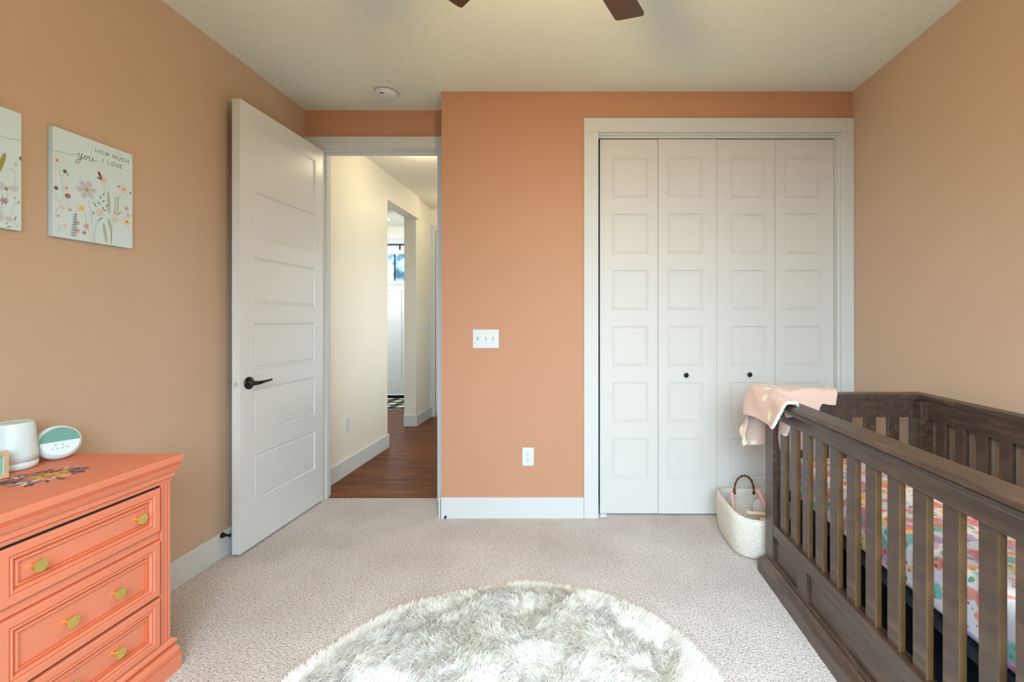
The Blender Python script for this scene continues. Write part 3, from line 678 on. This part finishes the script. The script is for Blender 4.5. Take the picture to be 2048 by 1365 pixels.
p.leaf(Z2(-40, 760), Z2(52, 515), .013, C_['olive']); p.leaf(Z2(150, 655), Z2(158, 610), .006, C_['lav2'])
p.leaf(Z2(215, 600), Z2(185, 560), .006, C_['rust']); p.leaf(Z2(222, 570), Z2(195, 555), .006, C_['brown'])
for an, L_ in ((PI*.98, .035), (PI*.85, .03), (.15, .035), (-.15, .03), (PI*1.15, .03)): p.petal(Z2(62, 850), an, L_, .012, C_['lav'])
p.petal(Z2(60, 850), -PI/2, .012, .010, C_['olive']); p.flower(Z2(38, 985), .011, 6, C_['plum'], C_['rose']); p.flower(Z2(85, 1165), .011, 6, C_['lav'], C_['pink']); p.flower(Z2(-10, 1140), .014, 7, C_['lav'], C_['plum'])
for a, b_ in (((165, 1010), (190, 990)), ((145, 970), (140, 945)), ((135, 1180), (158, 1135)), ((60, 1198), (75, 1215)), ((58, 1238), (112, 1236))): p.leaf(Z2(*a), Z2(*b_), .004, C_['olive'])
for yy, uu, c1 in ((1.66, 1.31, 'peach'), (1.72, 1.37, 'pink'), (1.63, 1.40, 'cream'), (1.75, 1.33, 'rose'), (1.68, 1.45, 'lav')): p.flower((uu, yy), .014, 7, C_[c1], C_['ora'], .3); p.curve([(uu, yy-.01), (uu+.004, 1.60), (uu, 1.58)], .0009, C_['stem'], 5)
tag(p.m.obj('painted_flowers', None, t, recalc=False), kind='stuff')

# ------------------------------------------------------------------ dresser
DF = -1.483; DY0, DY1 = 1.12, 1.655; DT = .782; DBK = -1.902
dr = thing('dresser', 'coral painted chest of drawers with brass knobs and floral top', 'dresser', (-1.69, 1.39, 0))
MB().box(DBK, DF-.006, DY0, DY1, .11, .70, M['coral']).obj('carcass', M['coral'], dr, bevel=.003)
MB().box(DBK, -1.450, DY0-.03, DY1+.030, .758, DT).obj('top', M['coral'], dr, bevel=.004)
m = MB()     # cornice under the top: stepped cove on three sides
prof = [(0, .690), (.006, .690), (.009, .702), (.013, .706), (.014, .720), (.020, .728), (.026, .742), (.027, .746), (.024, .750), (.028, .758), (0, .758)]
for (o_, zz), (o2, z2) in zip(prof[1:-2], prof[2:-1]):
    A = lambda o_, z_: [(DBK, DY1+o_, z_), (DF+o_, DY1+o_, z_), (DF+o_, DY0-o_, z_), (DBK, DY0-o_, z_)]
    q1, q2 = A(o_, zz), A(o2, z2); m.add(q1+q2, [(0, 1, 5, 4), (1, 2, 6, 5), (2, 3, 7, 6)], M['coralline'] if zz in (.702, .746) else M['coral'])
m.box(DBK, DF, DY0, DY1, .690, .757, M['coral'])
m.obj('cornice', M['coral'], dr, recalc=False)
m = MB()
prof = [(.030, 0), (.030, .055), (.026, .060), (.027, .074), (.020, .090), (.010, .098), (.022, .104), (.022, .112), (.012, .120), (0, .126)]
for (o_, zz), (o2, z2) in zip(prof, prof[1:]):
    A = lambda o_, z_: [(DBK, DY1+o_, z_), (DF-.006+o_, DY1+o_, z_), (DF-.006+o_, DY0-o_, z_), (DBK, DY0-o_, z_)]
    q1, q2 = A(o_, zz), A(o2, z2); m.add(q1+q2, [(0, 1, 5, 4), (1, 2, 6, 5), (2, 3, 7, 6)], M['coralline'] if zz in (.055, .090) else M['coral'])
m.add([(DBK, DY0-.03, .0), (DF+.024, DY0-.03, 0), (DF+.024, DY1+.03, 0), (DBK, DY1+.03, 0)], [(0, 1, 2, 3)], M['coral'])
m.obj('plinth', M['coral'], dr, recalc=False)
for (ya, yb) in ((1.617, 1.655), (1.12, 1.158)):      # fluted corner stiles
    m = MB(); m.box(DF-.006, DF-.001, ya, yb, .126, .690, M['coralline'])
    for k in range(3):
        c = ya+.006+k*.013; m.box(DF-.001, DF+.006, c, c+.009, .126, .690, M['coral'])
    m.obj('fluted_stile', M['coral'], dr, recalc=True)
MB().box(DF-.006, DF+.002, 1.158, 1.617, .500, .526).obj('divider_rail', M['coral'], dr, bevel=.002)
MB().box(DF-.006, DF+.000, 1.158, 1.617, .505, .508).obj('rail_groove', M['coralline'], dr)
MB().box(DF-.006, DF+.006, 1.160, 1.615, .6826, .6898).obj('shadow_gap', M['dark'], dr)
MB().box(DF-.0055, DF-.004, 1.158, 1.617, .296, .304).obj('shadow_gap', M['dark'], dr)
def mpr(u, v, dep): return (DF+dep, u, v)
PF = [(0, -.006), (0, .010), (.003, .013), (.022, .013), (.025, .009), (.027, .009), (.030, .012), (.033, .011), (.036, .005), (.041, .004), (.043, .007), (.047, .007), (.049, .000)]
for (v0, v1, kn) in ((.530, .682, (1.245, 1.536)), (.306, .496, (1.325, 1.462)), (.128, .295, (1.325, 1.462))):
    m = MB()
    for i in range(len(PF)-1):
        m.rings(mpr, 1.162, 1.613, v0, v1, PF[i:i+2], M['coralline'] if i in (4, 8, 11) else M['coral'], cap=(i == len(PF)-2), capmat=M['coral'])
    o = m.obj('drawer', M['coral'], dr, recalc=False)
    for ky in kn:
        k = MB(); k.lathe([(.0075, -.004), (.0065, .004), (.0065, .012), (.009, .015), (.0165, .0175), (.0172, .020), (.0165, .0225), (.001, .0232)], 28, M4=Matrix.Translation((DF+.003, ky, (v0+v1)/2)) @ rotto((1, 0, 0)))
        tag(k.obj('knob', M['brass'], o, smooth=False), 'round flat brass knob')
# floral decal on the top
fl = MB(); fk = [0]
def fpoly(c, ang, L, Wd, mat):
    fk[0] += 1; e = DT+.0003+.000004*fk[0]; pts = []
    for i in range(10):
        tt = 2*PI*i/10; u = L/2+L/2*math.cos(tt); v = Wd/2*math.sin(tt)*(1+.2*math.cos(tt))
        pts.append((c[0]+math.cos(ang)*u-math.sin(ang)*v, c[1]+math.sin(ang)*u+math.cos(ang)*v, e))
    fl.add(pts, [tuple(range(10))], mat)
D_ = dict(g=paint('decal_green', srgb(66, 78, 52), .6), g2=paint('decal_sage', srgb(120, 122, 92), .6), dk=paint('decal_navy', srgb(50, 50, 62), .6), y=paint('decal_yellow', srgb(222, 176, 54), .6), y2=paint('decal_gold', srgb(196, 140, 40), .6),
          w=paint('decal_cream', srgb(222, 210, 178), .6), p=paint('decal_plum', srgb(84, 46, 62), .6), r=paint('decal_rose', srgb(190, 104, 104), .6), m=paint('decal_mauve', srgb(150, 110, 130), .6))
rc = random.Random(5)
CXD, CYD = -1.675, 1.435
for i in range(60):
    an = rc.uniform(0, 2*PI); rr = rc.uniform(.03, .075)
    c = (CXD+math.cos(an)*rr*.95, CYD+math.sin(an)*rr*1.0); fpoly(c, an+rc.uniform(-.5, .5), rc.uniform(.02, .042), rc.uniform(.004, .010), D_[rc.choice(['g', 'g', 'g2', 'dk', 'g2', 'p'])])
def ffl(x, y, r, c1, c2, n=7):
    rot = rc.random()
    for k in range(n): fpoly((CXD+x, CYD+y), rot+2*PI*k/n, r, r*.6, D_[c1 if k % 2 else c2])
    fpoly((CXD+x-r*.15, CYD+y), 0, r*.3, r*.3, D_['dk' if c1 == 'w' else 'p'])
for a_ in ((0, 0, .032, 'y', 'y2'), (.015, .035, .026, 'y', 'y2'), (.02, -.055, .030, 'w', 'm'), (.035, .070, .026, 'p', 'm'), (-.04, .01, .022, 'r', 'm'), (-.045, .05, .02, 'p', 'r'), (-.03, -.045, .024, 'dk', 'm'), (.055, .01, .016, 'y', 'w'), (.045, -.02, .018, 'r', 'w'), (-.065, -.01, .018, 'w', 'm'), (-.01, .085, .02, 'w', 'r'), (.06, .045, .016, 'm', 'p')):
    ffl(*a_)
tag(fl.obj('floral_decal', None, dr, recalc=False), 'bouquet decal of yellow, cream and plum flowers')

# ------------------------------------------------------------------ things on the dresser
cx, cy = -1.857, 1.508
sm = thing('night_light', 'white tapered cylinder sound machine standing on the dresser', 'sound machine', (cx, cy, DT))
T = Matrix.Translation((cx, cy, DT+.0005))
MB().lathe([(.044, 0), (.0505, .003), (.0538, .010), (.0546, .0245)], 48, M4=T).obj('base_ring', M['whiteplastic'], sm, smooth=True)
MB().lathe([(.0546, .0250), (.0535, .05), (.0475, .145), (.0455, .151), (.041, .1535), (.0395, .150)], 48, M4=T).obj('shell', M['whiteplastic'], sm, smooth=True)
MB().lathe([(.0385, .146), (.0385, .1500), (.035, .1515), (.01, .152)], 48, M4=T).obj('top_disc', M['whiteplastic'], sm, smooth=True)
# egg-shaped clock speaker
ex, ey = -1.832, 1.615
n3 = Vector((1.72, -.95, .58)).normalized(); cen = Vector((ex, ey, DT+.0595))
sp = thing('sound_machine', 'round white clock speaker with sage green top half on the dresser', 'speaker', (ex, ey, DT))
up = Vector((0, 0, 1)); rt = up.cross(n3).normalized()*1; up2 = n3.cross(rt).normalized()
R4 = Matrix(((rt.x, up2.x, n3.x, cen.x), (rt.y, up2.y, n3.y, cen.y), (rt.z, up2.z, n3.z, cen.z), (0, 0, 0, 1)))
m = MB(); prof = []
for i in range(15):
    th = -PI/2+PI*i/14; prof.append((max(.001, .0590*math.cos(th)**.75) if abs(math.cos(th)) > 1e-6 else .001, .030*math.sin(th)))
prof = [(r, z if z < .020 else .020+(z-.020)*.25) for r, z in prof]
m.lathe(prof, 48, M4=R4); m.obj('body', M['whiteplastic'], sp, smooth=True)
def face(pts, dep): return [tuple(R4 @ Vector((x_, y_, dep))) for x_, y_ in pts]
def half(r, a0, a1, dep, th):
    a = arc(0, 0, r, a0, a1, 24); f0 = face(a, dep); f1 = face(a, dep+th); n = len(a)
    mb = MB(); mb.add(f0+f1, [(i, (i+1) % n, n+(i+1) % n, n+i) for i in range(n)]+[tuple(range(n, 2*n))]); return mb
half(.0480, 0, PI, .0215, .0030).obj('fabric_grille', M['sage'], sp)
half(.0480, PI, 2*PI, .0215, .0022).obj('control_face', M['whiteplastic'], sp)
for x_, y_ in ((-.012, -.012), (.006, -.012), (-.020, -.024), (-.008, -.024), (.004, -.024), (.016, -.022)):
    mb = MB(); mb.lathe([(.0016, .0236), (.0016, .0242)], 10, M4=R4 @ Matrix.Translation((x_, y_, 0))); mb.obj('button_dot', M['ink'], sp)
# little frame at the photo's left edge
pf = thing('picture_frame', 'small pale wood frame with teal picture at dresser left', 'picture frame', (-1.775, 1.38, DT))
fy0, fy1, fzz0, fzz1 = 1.325, 1.430, DT+.001, DT+.083
def mpp(u, v, dep): return (-1.775+dep, u, v)
MB().rings(mpp, fy0, fy1, fzz0, fzz1, [(0, -.016), (0, 0), (.0115, 0), (.0125, -.006)], M['palewood'], cap=False).obj('frame', M['palewood'], pf, recalc=False)
MB().box(-1.790, -1.782, fy0+.009, fy1-.009, fzz0+.009, fzz1-.009).obj('picture', M['teal'], pf)
MB().box(-1.795, -1.790, fy0+.002, fy1-.002, fzz0, fzz1-.002).obj('backing', M['palewood'], pf)

# ------------------------------------------------------------------ round shag rug
RC = Vector((-.265, 1.40)); RR = .762
rug = thing('round_rug', 'round ivory shag rug on the carpet in the foreground', 'rug', (RC.x, RC.y, 0))
MB().lathe([(RR-.004, .0008), (RR, .008), (RR-.012, .020), (RR-.04, .026), (.01, .027)], 96, M4=Matrix.Translation((RC.x, RC.y, 0))).obj('backing', M['fur'], rug, smooth=True)
rng = np.random.default_rng(3)
def make_fur(N):
    r = RR*np.sqrt(rng.random(N)); th = rng.random(N)*2*np.pi
    bx, by = RC.x+r*np.cos(th), RC.y+r*np.sin(th)
    def fld(x, y, s, ph): return np.sin(x*s+ph+1.7*np.sin(y*s*.7+ph*2))+np.sin(y*s*1.1-ph*1.3+1.5*np.sin(x*s*.8-ph))
    flow = fld(bx, by, 3.2, .6)*1.0+fld(bx, by, 17, 2.1)*.8+rng.normal(0, .55, N)
    clump = np.round(bx/.022+fld(bx, by, 40, 1)*.4)*12.9+np.round(by/.022+fld(bx, by, 37, 2)*.4)*78.2
    flow += (np.sin(clump)*43758.5 % 1)*2.4-1.2
    edge = np.clip((r-RR+.06)/.06, 0, 1)
    flow = flow*(1-.7*edge)+(th+rng.normal(0, .6, N))*.7*edge
    ln = (.030+.022*rng.random(N))*(.9+.12*fld(bx, by, 9, 3)*.5)
    lean = .88+.14*fld(bx, by, 9, 1.2)*.5+.2*(np.sin(clump*1.7)*9137.3 % 1)+rng.normal(0, .14, N); lean = np.clip(lean, .5, 1.3); lean = lean*(1-.5*edge)+.5*edge
    dx, dy = np.cos(flow), np.sin(flow); px, py = -dy, dx
    wd = .0013+.0009*rng.random(N); V = np.zeros((N, 7, 3), dtype=np.float32); pos = [(0, 0), (0, 0)]
    ts = [0, .4, .75, 1.0]; h = .025-.018*edge**2
    cxs, czs = np.zeros(N), h+np.zeros(N)
    lastt = 0; out = []
    for t_ in ts:
        a_ = lean*(.35+.9*t_); stp = (t_-lastt)*ln; cxs = cxs+np.sin(a_)*stp; czs = czs+np.cos(a_)*stp; lastt = t_
        out.append((cxs.copy(), czs.copy()))
    k = 0
    for i, t_ in enumerate(ts):
        X = bx+dx*out[i][0]; Y = by+dy*out[i][0]; Zz = np.maximum(out[i][1], .004)
        if i < 3:
            w_ = wd*(1-.35*t_)
            V[:, k] = np.stack([X-px*w_, Y-py*w_, Zz], 1); V[:, k+1] = np.stack([X+px*w_, Y+py*w_, Zz], 1); k += 2
        else: V[:, k] = np.stack([X, Y, Zz], 1)
    base = (np.arange(N)*7)[:, None]
    quads = np.concatenate([base+np.array([0, 1, 3, 2]), base+np.array([2, 3, 5, 4])], 1).reshape(-1, 4); tris = base+np.array([4, 5, 6])
    me = bpy.data.meshes.new('pile'); nq, ntr = len(quads), N
    me.vertices.add(N*7); me.vertices.foreach_set('co', V.reshape(-1))
    loops = np.concatenate([quads.reshape(-1), tris.reshape(-1)]); me.loops.add(len(loops)); me.loops.foreach_set('vertex_index', loops.astype(np.int32))
    me.polygons.add(nq+ntr)
    st = np.concatenate([np.arange(nq)*4, nq*4+np.arange(ntr)*3]); me.polygons.foreach_set('loop_start', st.astype(np.int32))
    me.materials.append(M['fur']); me.update(calc_edges=True); me.validate(); me.shade_smooth()
    me.update(); return me
o = link('pile', make_fur(150000), rug); tag(o, 'long ivory shag pile', kind='stuff')

# ------------------------------------------------------------------ crib
CB = thing('crib', 'dark espresso wood slatted crib along the right wall', 'crib', (1.33, 1.63, 0))
CY0, CY1 = .915, 2.335; XF = .94; XBK = 1.735; ZT = .90
W_ = M['crib']
def cb(name, x0, x1, y0, y1, z0, z1, bev=.002, parent=CB): return MB().box(x0, x1, y0, y1, z0, z1).obj(name, W_, parent, bevel=bev)
for (xa, xb) in ((XF, XF+.055), (1.665, 1.722)):
    cb('corner_post', xa, xb, 2.245, CY1-.002, .06, .868); cb('corner_post', xa, xb, CY0+.002, .994, .06, .868)
# top rails: plank, cove and board
def front_profile(s_, x0):   # s_=+1: outer side faces -X
    pr = [(0, .884), (.003, .897), (.008, .900), (.086, .900), (.088, .897), (.088, .880), (.078, .876), (.014, .876), (.010, .880)]
    cove = [(.012, .876), (.030, .857), (.034, .850), (.072, .850), (.072, .876)]
    board = [(.047, .850), (.047, .800), (.050, .795), (.078, .795), (.078, .850)]
    m = MB()
    for q in (pr, cove, board): m.prism(q, lambda p, z, t: (x0+s_*p, t, z), CY0-.02, CY1+.045)
    return m
front_profile(1, .892).obj('front_top_rail', W_, CB, bevel=0)
m = MB(); pr = [(1.692, .878), (1.692, .897), (1.695, .900), (1.748, .900), (1.750, .897), (1.750, .878)]
m.prism(pr, lambda p, z, t: (p, t, z), CY0-.02, CY1+.045); m.box(1.700, 1.722, CY0, CY1, .785, .878); m.obj('back_top_rail', W_, CB)
for (ya, yb, n) in ((2.295, 2.380, 'far'), (CY0-.02, CY0+.065, 'near')):
    m = MB(); m.prism([(ya, .878), (ya, .897), (ya+.003, .9), (yb-.003, .9), (yb, .897), (yb, .878)], lambda p, z, t: (t, p, z), .975, 1.693)
    m.box(.99, 1.668, (ya+.005 if n == 'far' else ya+.03), (ya+.035 if n == 'far' else ya+.06), .785, .878); m.obj('end_top_rail', W_, CB)
# lower rails and frame-and-panel apron
cb('lower_rail', XF+.002, XF+.044, .994, 2.245, .218, .276)
cb('apron_bottom_rail', XF+.002, XF+.036, .994, 2.245, .060, .098)
for (ya, yb) in ((1.912, 2.0), (1.262, 1.350)): cb('apron_stile', XF+.002, XF+.036, ya, yb, .098, .218, .001)
for (ya, yb) in ((2.0, 2.245), (1.350, 1.912), (.994, 1.262)): cb('panel', XF+.014, XF+.026, ya, yb, .098, .218, 0)
cb('lower_rail', 1.690, 1.722, .994, 2.245, .218, .276)
for (ya, yb) in ((2.285, 2.315), (CY0+.02, CY0+.05)): cb('lower_rail', .99, 1.668, ya, yb, .218, .276)
cb('panel', 1.70, 1.715, .994, 2.245, .07, .22, 0)
for (ya, yb) in ((2.29, 2.305), (CY0+.03, CY0+.045)): cb('panel', .99, 1.668, ya, yb, .07, .22, 0)
def slat_mesh(hx_, hy_, lit_face):
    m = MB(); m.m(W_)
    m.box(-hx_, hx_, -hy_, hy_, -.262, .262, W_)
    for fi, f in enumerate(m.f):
        if fi == lit_face: m.mi[fi] = m.m(M['litedge'])
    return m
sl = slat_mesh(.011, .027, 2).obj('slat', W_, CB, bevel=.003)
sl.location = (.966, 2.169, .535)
plain_slat = MB().box(-.011, .011, -.027, .027, -.262, .262).mesh('slat', W_)
slats = []
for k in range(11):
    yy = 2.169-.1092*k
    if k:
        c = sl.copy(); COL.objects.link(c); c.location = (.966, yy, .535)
    c = sl.copy(); c.data = plain_slat; COL.objects.link(c); c.location = (1.711, yy, .530)
es = MB().box(-.029, .029, -.010, .010, -.262, .262).obj('slat', W_, CB, bevel=.003)
for yy in (2.318, CY0+.045):
    for k in range(5):
        if yy > 2 and k == 0: es.location = (1.575, yy, .527); continue
        c = es.copy(); COL.objects.link(c); c.location = (1.575-.1175*k, yy, .527)
# metal bead caps at slat feet
# base moulding
m = MB()
prof = [(0, 0), (0, .058), (.004, .063), (.030, .074), (.036, .078), (.040, .078), (.040, 0)]
m.prism(prof, lambda p, z, t: (.903+p, t, z), CY0-.035, CY1+.005); m.obj('base_moulding', W_, CB)
cb('base_moulding', 1.700, 1.736, CY0-.035, CY1+.005, 0, .07)
for (ya, yb) in ((CY1-.03, CY1+.005), (CY0-.035, CY0)): cb('base_moulding', .943, 1.70, ya, yb, 0, .07)
MB().box(.985, 1.685, 1.0, 2.24, .415, .438).obj('mattress_support', M['navy'], CB)  # support darkened: shade under the mattress put into its colour
MB().box(.985, 1.685, .98, 2.27, .12, .135).obj('bottom_board', M['navy'], CB)  # dark board whose colour also carries the shade beneath the mattress
# mattress with fitted sheet
def rounded_block(x0, x1, y0, y1, z0, z1, r, n=6):
    m = MB(); ring = []
    for cx_, cy_, a0 in ((x1-r, y1-r, 0), (x0+r, y1-r, PI/2), (x0+r, y0+r, PI), (x1-r, y0+r, 1.5*PI)):
        for i in range(n+1):
            a = a0+PI/2*i/n; ring.append((cx_, cy_, math.cos(a), math.sin(a)))
    N = len(ring); layers = []
    e = .035
    for i in range(6):
        a = PI/2*i/5; layers.append((-e+e*math.cos(a-PI/2+0) if False else -e*(1-math.sin(a)), z0+e*(1-math.cos(a))))
    for i in range(6):
        a = PI/2*i/5; layers.append((-e*(1-math.cos(a)), z1-e*(1-math.sin(a))))
    vs_ = [(c[0]+c[2]*(r+o_), c[1]+c[3]*(r+o_), z_) for o_, z_ in layers for c in ring]
    fs = [(i*N+k, i*N+(k+1) % N, (i+1)*N+(k+1) % N, (i+1)*N+k) for i in range(len(layers)-1) for k in range(N)]
    fs += [tuple(range(N))[::-1], tuple(range((len(layers)-1)*N, len(layers)*N))]; m.add(vs_, fs); return m
mtr = rounded_block(1.000, 1.672, 1.0, 2.262, .4385, .600, .06).obj('crib_mattress', M['sheet'], smooth=True)
tag(mtr, 'crib mattress in white fitted sheet with bright watercolour flowers', 'mattress')
# teal item standing at the far end
tb = MB(); tb.box(1.245, 1.275, 2.266, 2.280, .601, .66)
tag(tb.obj('board_book', M['teal'], bevel=.001), 'small teal book corner between mattress and far crib end', 'book')

# ------------------------------------------------------------------ blanket over the crib corner
def blanket():
    na, nb = 72, 84
    XE, YE0, YE1 = .885, 2.288, 2.388       # rail top footprint; corner piece also lies on front rail
    top = .906; vs_ = []
    A = [-.15+(.395+.15)*i/na for i in range(na+1)]          # across X, 0 at outer rail edge
    B = [-.40+(.40+.44)*j/nb for j in range(nb+1)]          # along Y, 0 at rail's inner edge
    for a_ in A:
        for b_ in B:
            wob = .006*math.sin(a_*31+b_*9)+.005*math.sin(b_*27-a_*14)
            sa = max(0, -a_)                                  # beyond the front face
            w_ = YE1-YE0
            # inner limit of the cloth towards the camera: it lies along the front rail at the corner
            on_front = max(0.0, min(1.0, (.085-a_)/.035))     # 1 on the front rail, 0 inside the crib
            sb_in = max(0, -b_)*(1-on_front)
            sb_in_front = max(0, -b_)*on_front
            sb_out = max(0, b_-w_)
            lim = .11+.05*math.sin(a_*9)
            x = XE+max(a_, 0); y_ = YE0+min(max(b_, 0), w_)-sb_in_front*1.0
            drop = math.sqrt(sa*sa+sb_out*sb_out)+sb_in
            x -= .14*sa+.05*math.sin(b_*20+1)*min(sa*6, 1)*.4
            y_ += .22*sb_out+.012*math.sin(a_*34)*min(sb_out*8, 1)-.08*sb_in
            soft = .012
            z_ = top+.006-(math.sqrt(drop*drop+soft*soft)-soft)*.97+wob*(1 if drop < .01 else .6)+.004
            if drop > .02: x += wob*1.2
            if a_ > 0 and drop < .02: z_ += .010*math.exp(-((a_-.1)/.05)**2)
            vs_.append((x, y_, z_))
    keep = lambda i, j: True
    fs = []
    for i in range(na):
        for j in range(nb):
            a_, b_ = A[i], B[j]
            if a_ < .09: lo = -.35+.5*max(0, -a_)+.25*max(0, a_-.03)
            elif a_ < .24: lo = -.34+.2*(a_-.09)
            else: lo = -.31+.225*min(1, (a_-.24)/.06)
            hi = .44-.5*max(0, a_-.12) if a_ > 0 else .12+.32*math.sqrt(max(0, 1-(a_/.16)**2))
            if lo < b_ < hi: n1 = nb+1; fs.append((i*n1+j, (i+1)*n1+j, (i+1)*n1+j+1, i*n1+j+1))
    m = MB(); m.add(vs_, fs); me = m.mesh('plush_blanket', M['blanket'], True); me.materials.append(M['sherpa'])
    import bmesh
    bm = bmesh.new(); bm.from_mesh(me); bmesh.ops.delete(bm, geom=[v for v in bm.verts if not v.link_faces], context='VERTS')
    bmesh.ops.recalc_face_normals(bm, faces=bm.faces)
    up_ = sum(f.normal.z for f in bm.faces)
    if up_ < 0: bmesh.ops.reverse_faces(bm, faces=bm.faces)
    for _ in range(5): bmesh.ops.smooth_vert(bm, verts=bm.verts, factor=.5, use_axis_x=True, use_axis_y=True, use_axis_z=True)
    bm.to_mesh(me); bm.free()
    o = link('plush_blanket', me)
    s_ = o.modifiers.new('solid', 'SOLIDIFY'); s_.thickness = .013; s_.offset = 1; s_.material_offset = 0; s_.material_offset_rim = 1; s_.use_rim = True
    return o
bo = tag(blanket(), 'pale pink plush blanket with cream spots draped over crib corner', 'blanket')

# ------------------------------------------------------------------ toy basket
bk = thing('toy_basket', 'cream woven rope basket with brown handle beside the closet', 'basket', (1.09, 2.63, 0))
def sup(th, ax, ay, n=4.2):
    c, s_ = math.cos(th), math.sin(th); return (ax*abs(c)**(2/n)*(1 if c > 0 else -1), ay*abs(s_)**(2/n)*(1 if s_ > 0 else -1))
m = MB(); N = 72; BX, BY = 1.105, 2.64; lay = []
def rimz(th): return .232-.012*math.sin(th)*0+.015*math.cos(2*th+.4)
for t_ in [0, .04, .12, .3, .5, .7, .85, 1.0]: lay.append(('o', t_))
for t_ in [1.0, .85, .6, .3, .08]: lay.append(('i', t_))
vs_ = []
for kind_, t_ in lay:
    for k in range(N):
        th = 2*PI*k/N; g = .93+.07*min(1, t_*1.4)**.6-(.06 if t_ == 0 else 0); off = 0 if kind_ == 'o' else .009
        bulge = 1+.03*math.sin(PI*t_)
        x_, y_ = sup(th, (.285-off)*g*bulge, (.235-off)*g*bulge); zz = max(.001, t_*rimz(th))+(.006 if kind_ == 'i' and t_ < .1 else 0)
        if t_ == 1.0 and kind_ == 'i': zz += .0
        vs_.append((BX+x_, BY+y_, zz))
fs = [(i*N+k, i*N+(k+1) % N, (i+1)*N+(k+1) % N, (i+1)*N+k) for i in range(len(lay)-1) for k in range(N)]+[tuple(range(N))[::-1], tuple(range((len(lay)-1)*N, len(lay)*N))]
m.add(vs_, fs); m.obj('basket_body', M['basket'], bk, smooth=True)
hx = pxX(1488)*2.84/3.0; pts = []
rr_ = random.Random(2)
for i in range(25):
    a_ = PI*i/24; pts.append((1.012-.060*math.cos(a_)+.0, 2.838+.0, .205+.105*math.sin(a_)**.8))
m = MB(); m.tube(pts, [.0058+.0016*math.sin(i*2.1) for i in range(25)], 10, M['bamboo'])
for x_ in (1.012-.060, 1.012+.060): m.lathe([(.009, 0), (.009, .006), (.004, .007)], 14, M['bamboo'], Matrix.Translation((x_, 2.843, .203)) @ rotto((0, -1, 0)))
tag(m.obj('handle', M['bamboo'], bk, smooth=True), 'brown knotted bamboo arch handle')
def stick(p0, p1, r, label, tip=True):
    t = thing('toy_stick', label, 'toy', p0); p0, p1 = Vector(p0), Vector(p1); c = p0.lerp(p1, .72)
    MB().tube([p0, c], r, 14).obj('rod', M['palewood'], t, smooth=False)
    if tip: MB().tube([c, p1, p1+(p1-p0).normalized()*.003], [r, r, r*.7], 14).obj('pink_end', M['pinktip'], t)
    return t
stick((.925, 2.74, .04), (.896, 2.715, .250), .012, 'pink-tipped wooden toy stick at left inside the basket')
stick((1.13, 2.58, .03), (1.030, 2.655, .287), .0125, 'pink-tipped wooden toy stick leaning beside the grey disc')
t = thing('wooden_toy_frame', 'pale wooden toy bar with end knob lying in the basket', 'toy', (1.05, 2.52, .14))
MB().tube([(.935, 2.545, .205), (1.20, 2.50, .198)], .010, 12).obj('crossbar', M['palewood'], t)
MB().lathe([(.004, -.012), (.013, -.006), (.013, .006), (.004, .012)], 18, M4=Matrix.Translation((.930, 2.546, .205)) @ rotto((.98, -.17, 0))).obj('end_knob', M['palewood'], t)
MB().tube([(.99, 2.53, .175), (1.22, 2.48, .165)], .011, 12).obj('pink_crossbar', M['pinktip'], t)
dsc = MB(); dsc.lathe([(.02, -.006), (.052, -.004), (.055, 0), (.052, .004), (.02, .006)], 36, M4=Matrix.Translation((1.075, 2.715, .160)) @ rotto((-.25, -.93, .25)))
tag(dsc.obj('round_toy_disc', M['grey'], smooth=True), 'pale grey round toy disc standing in the basket', 'toy')
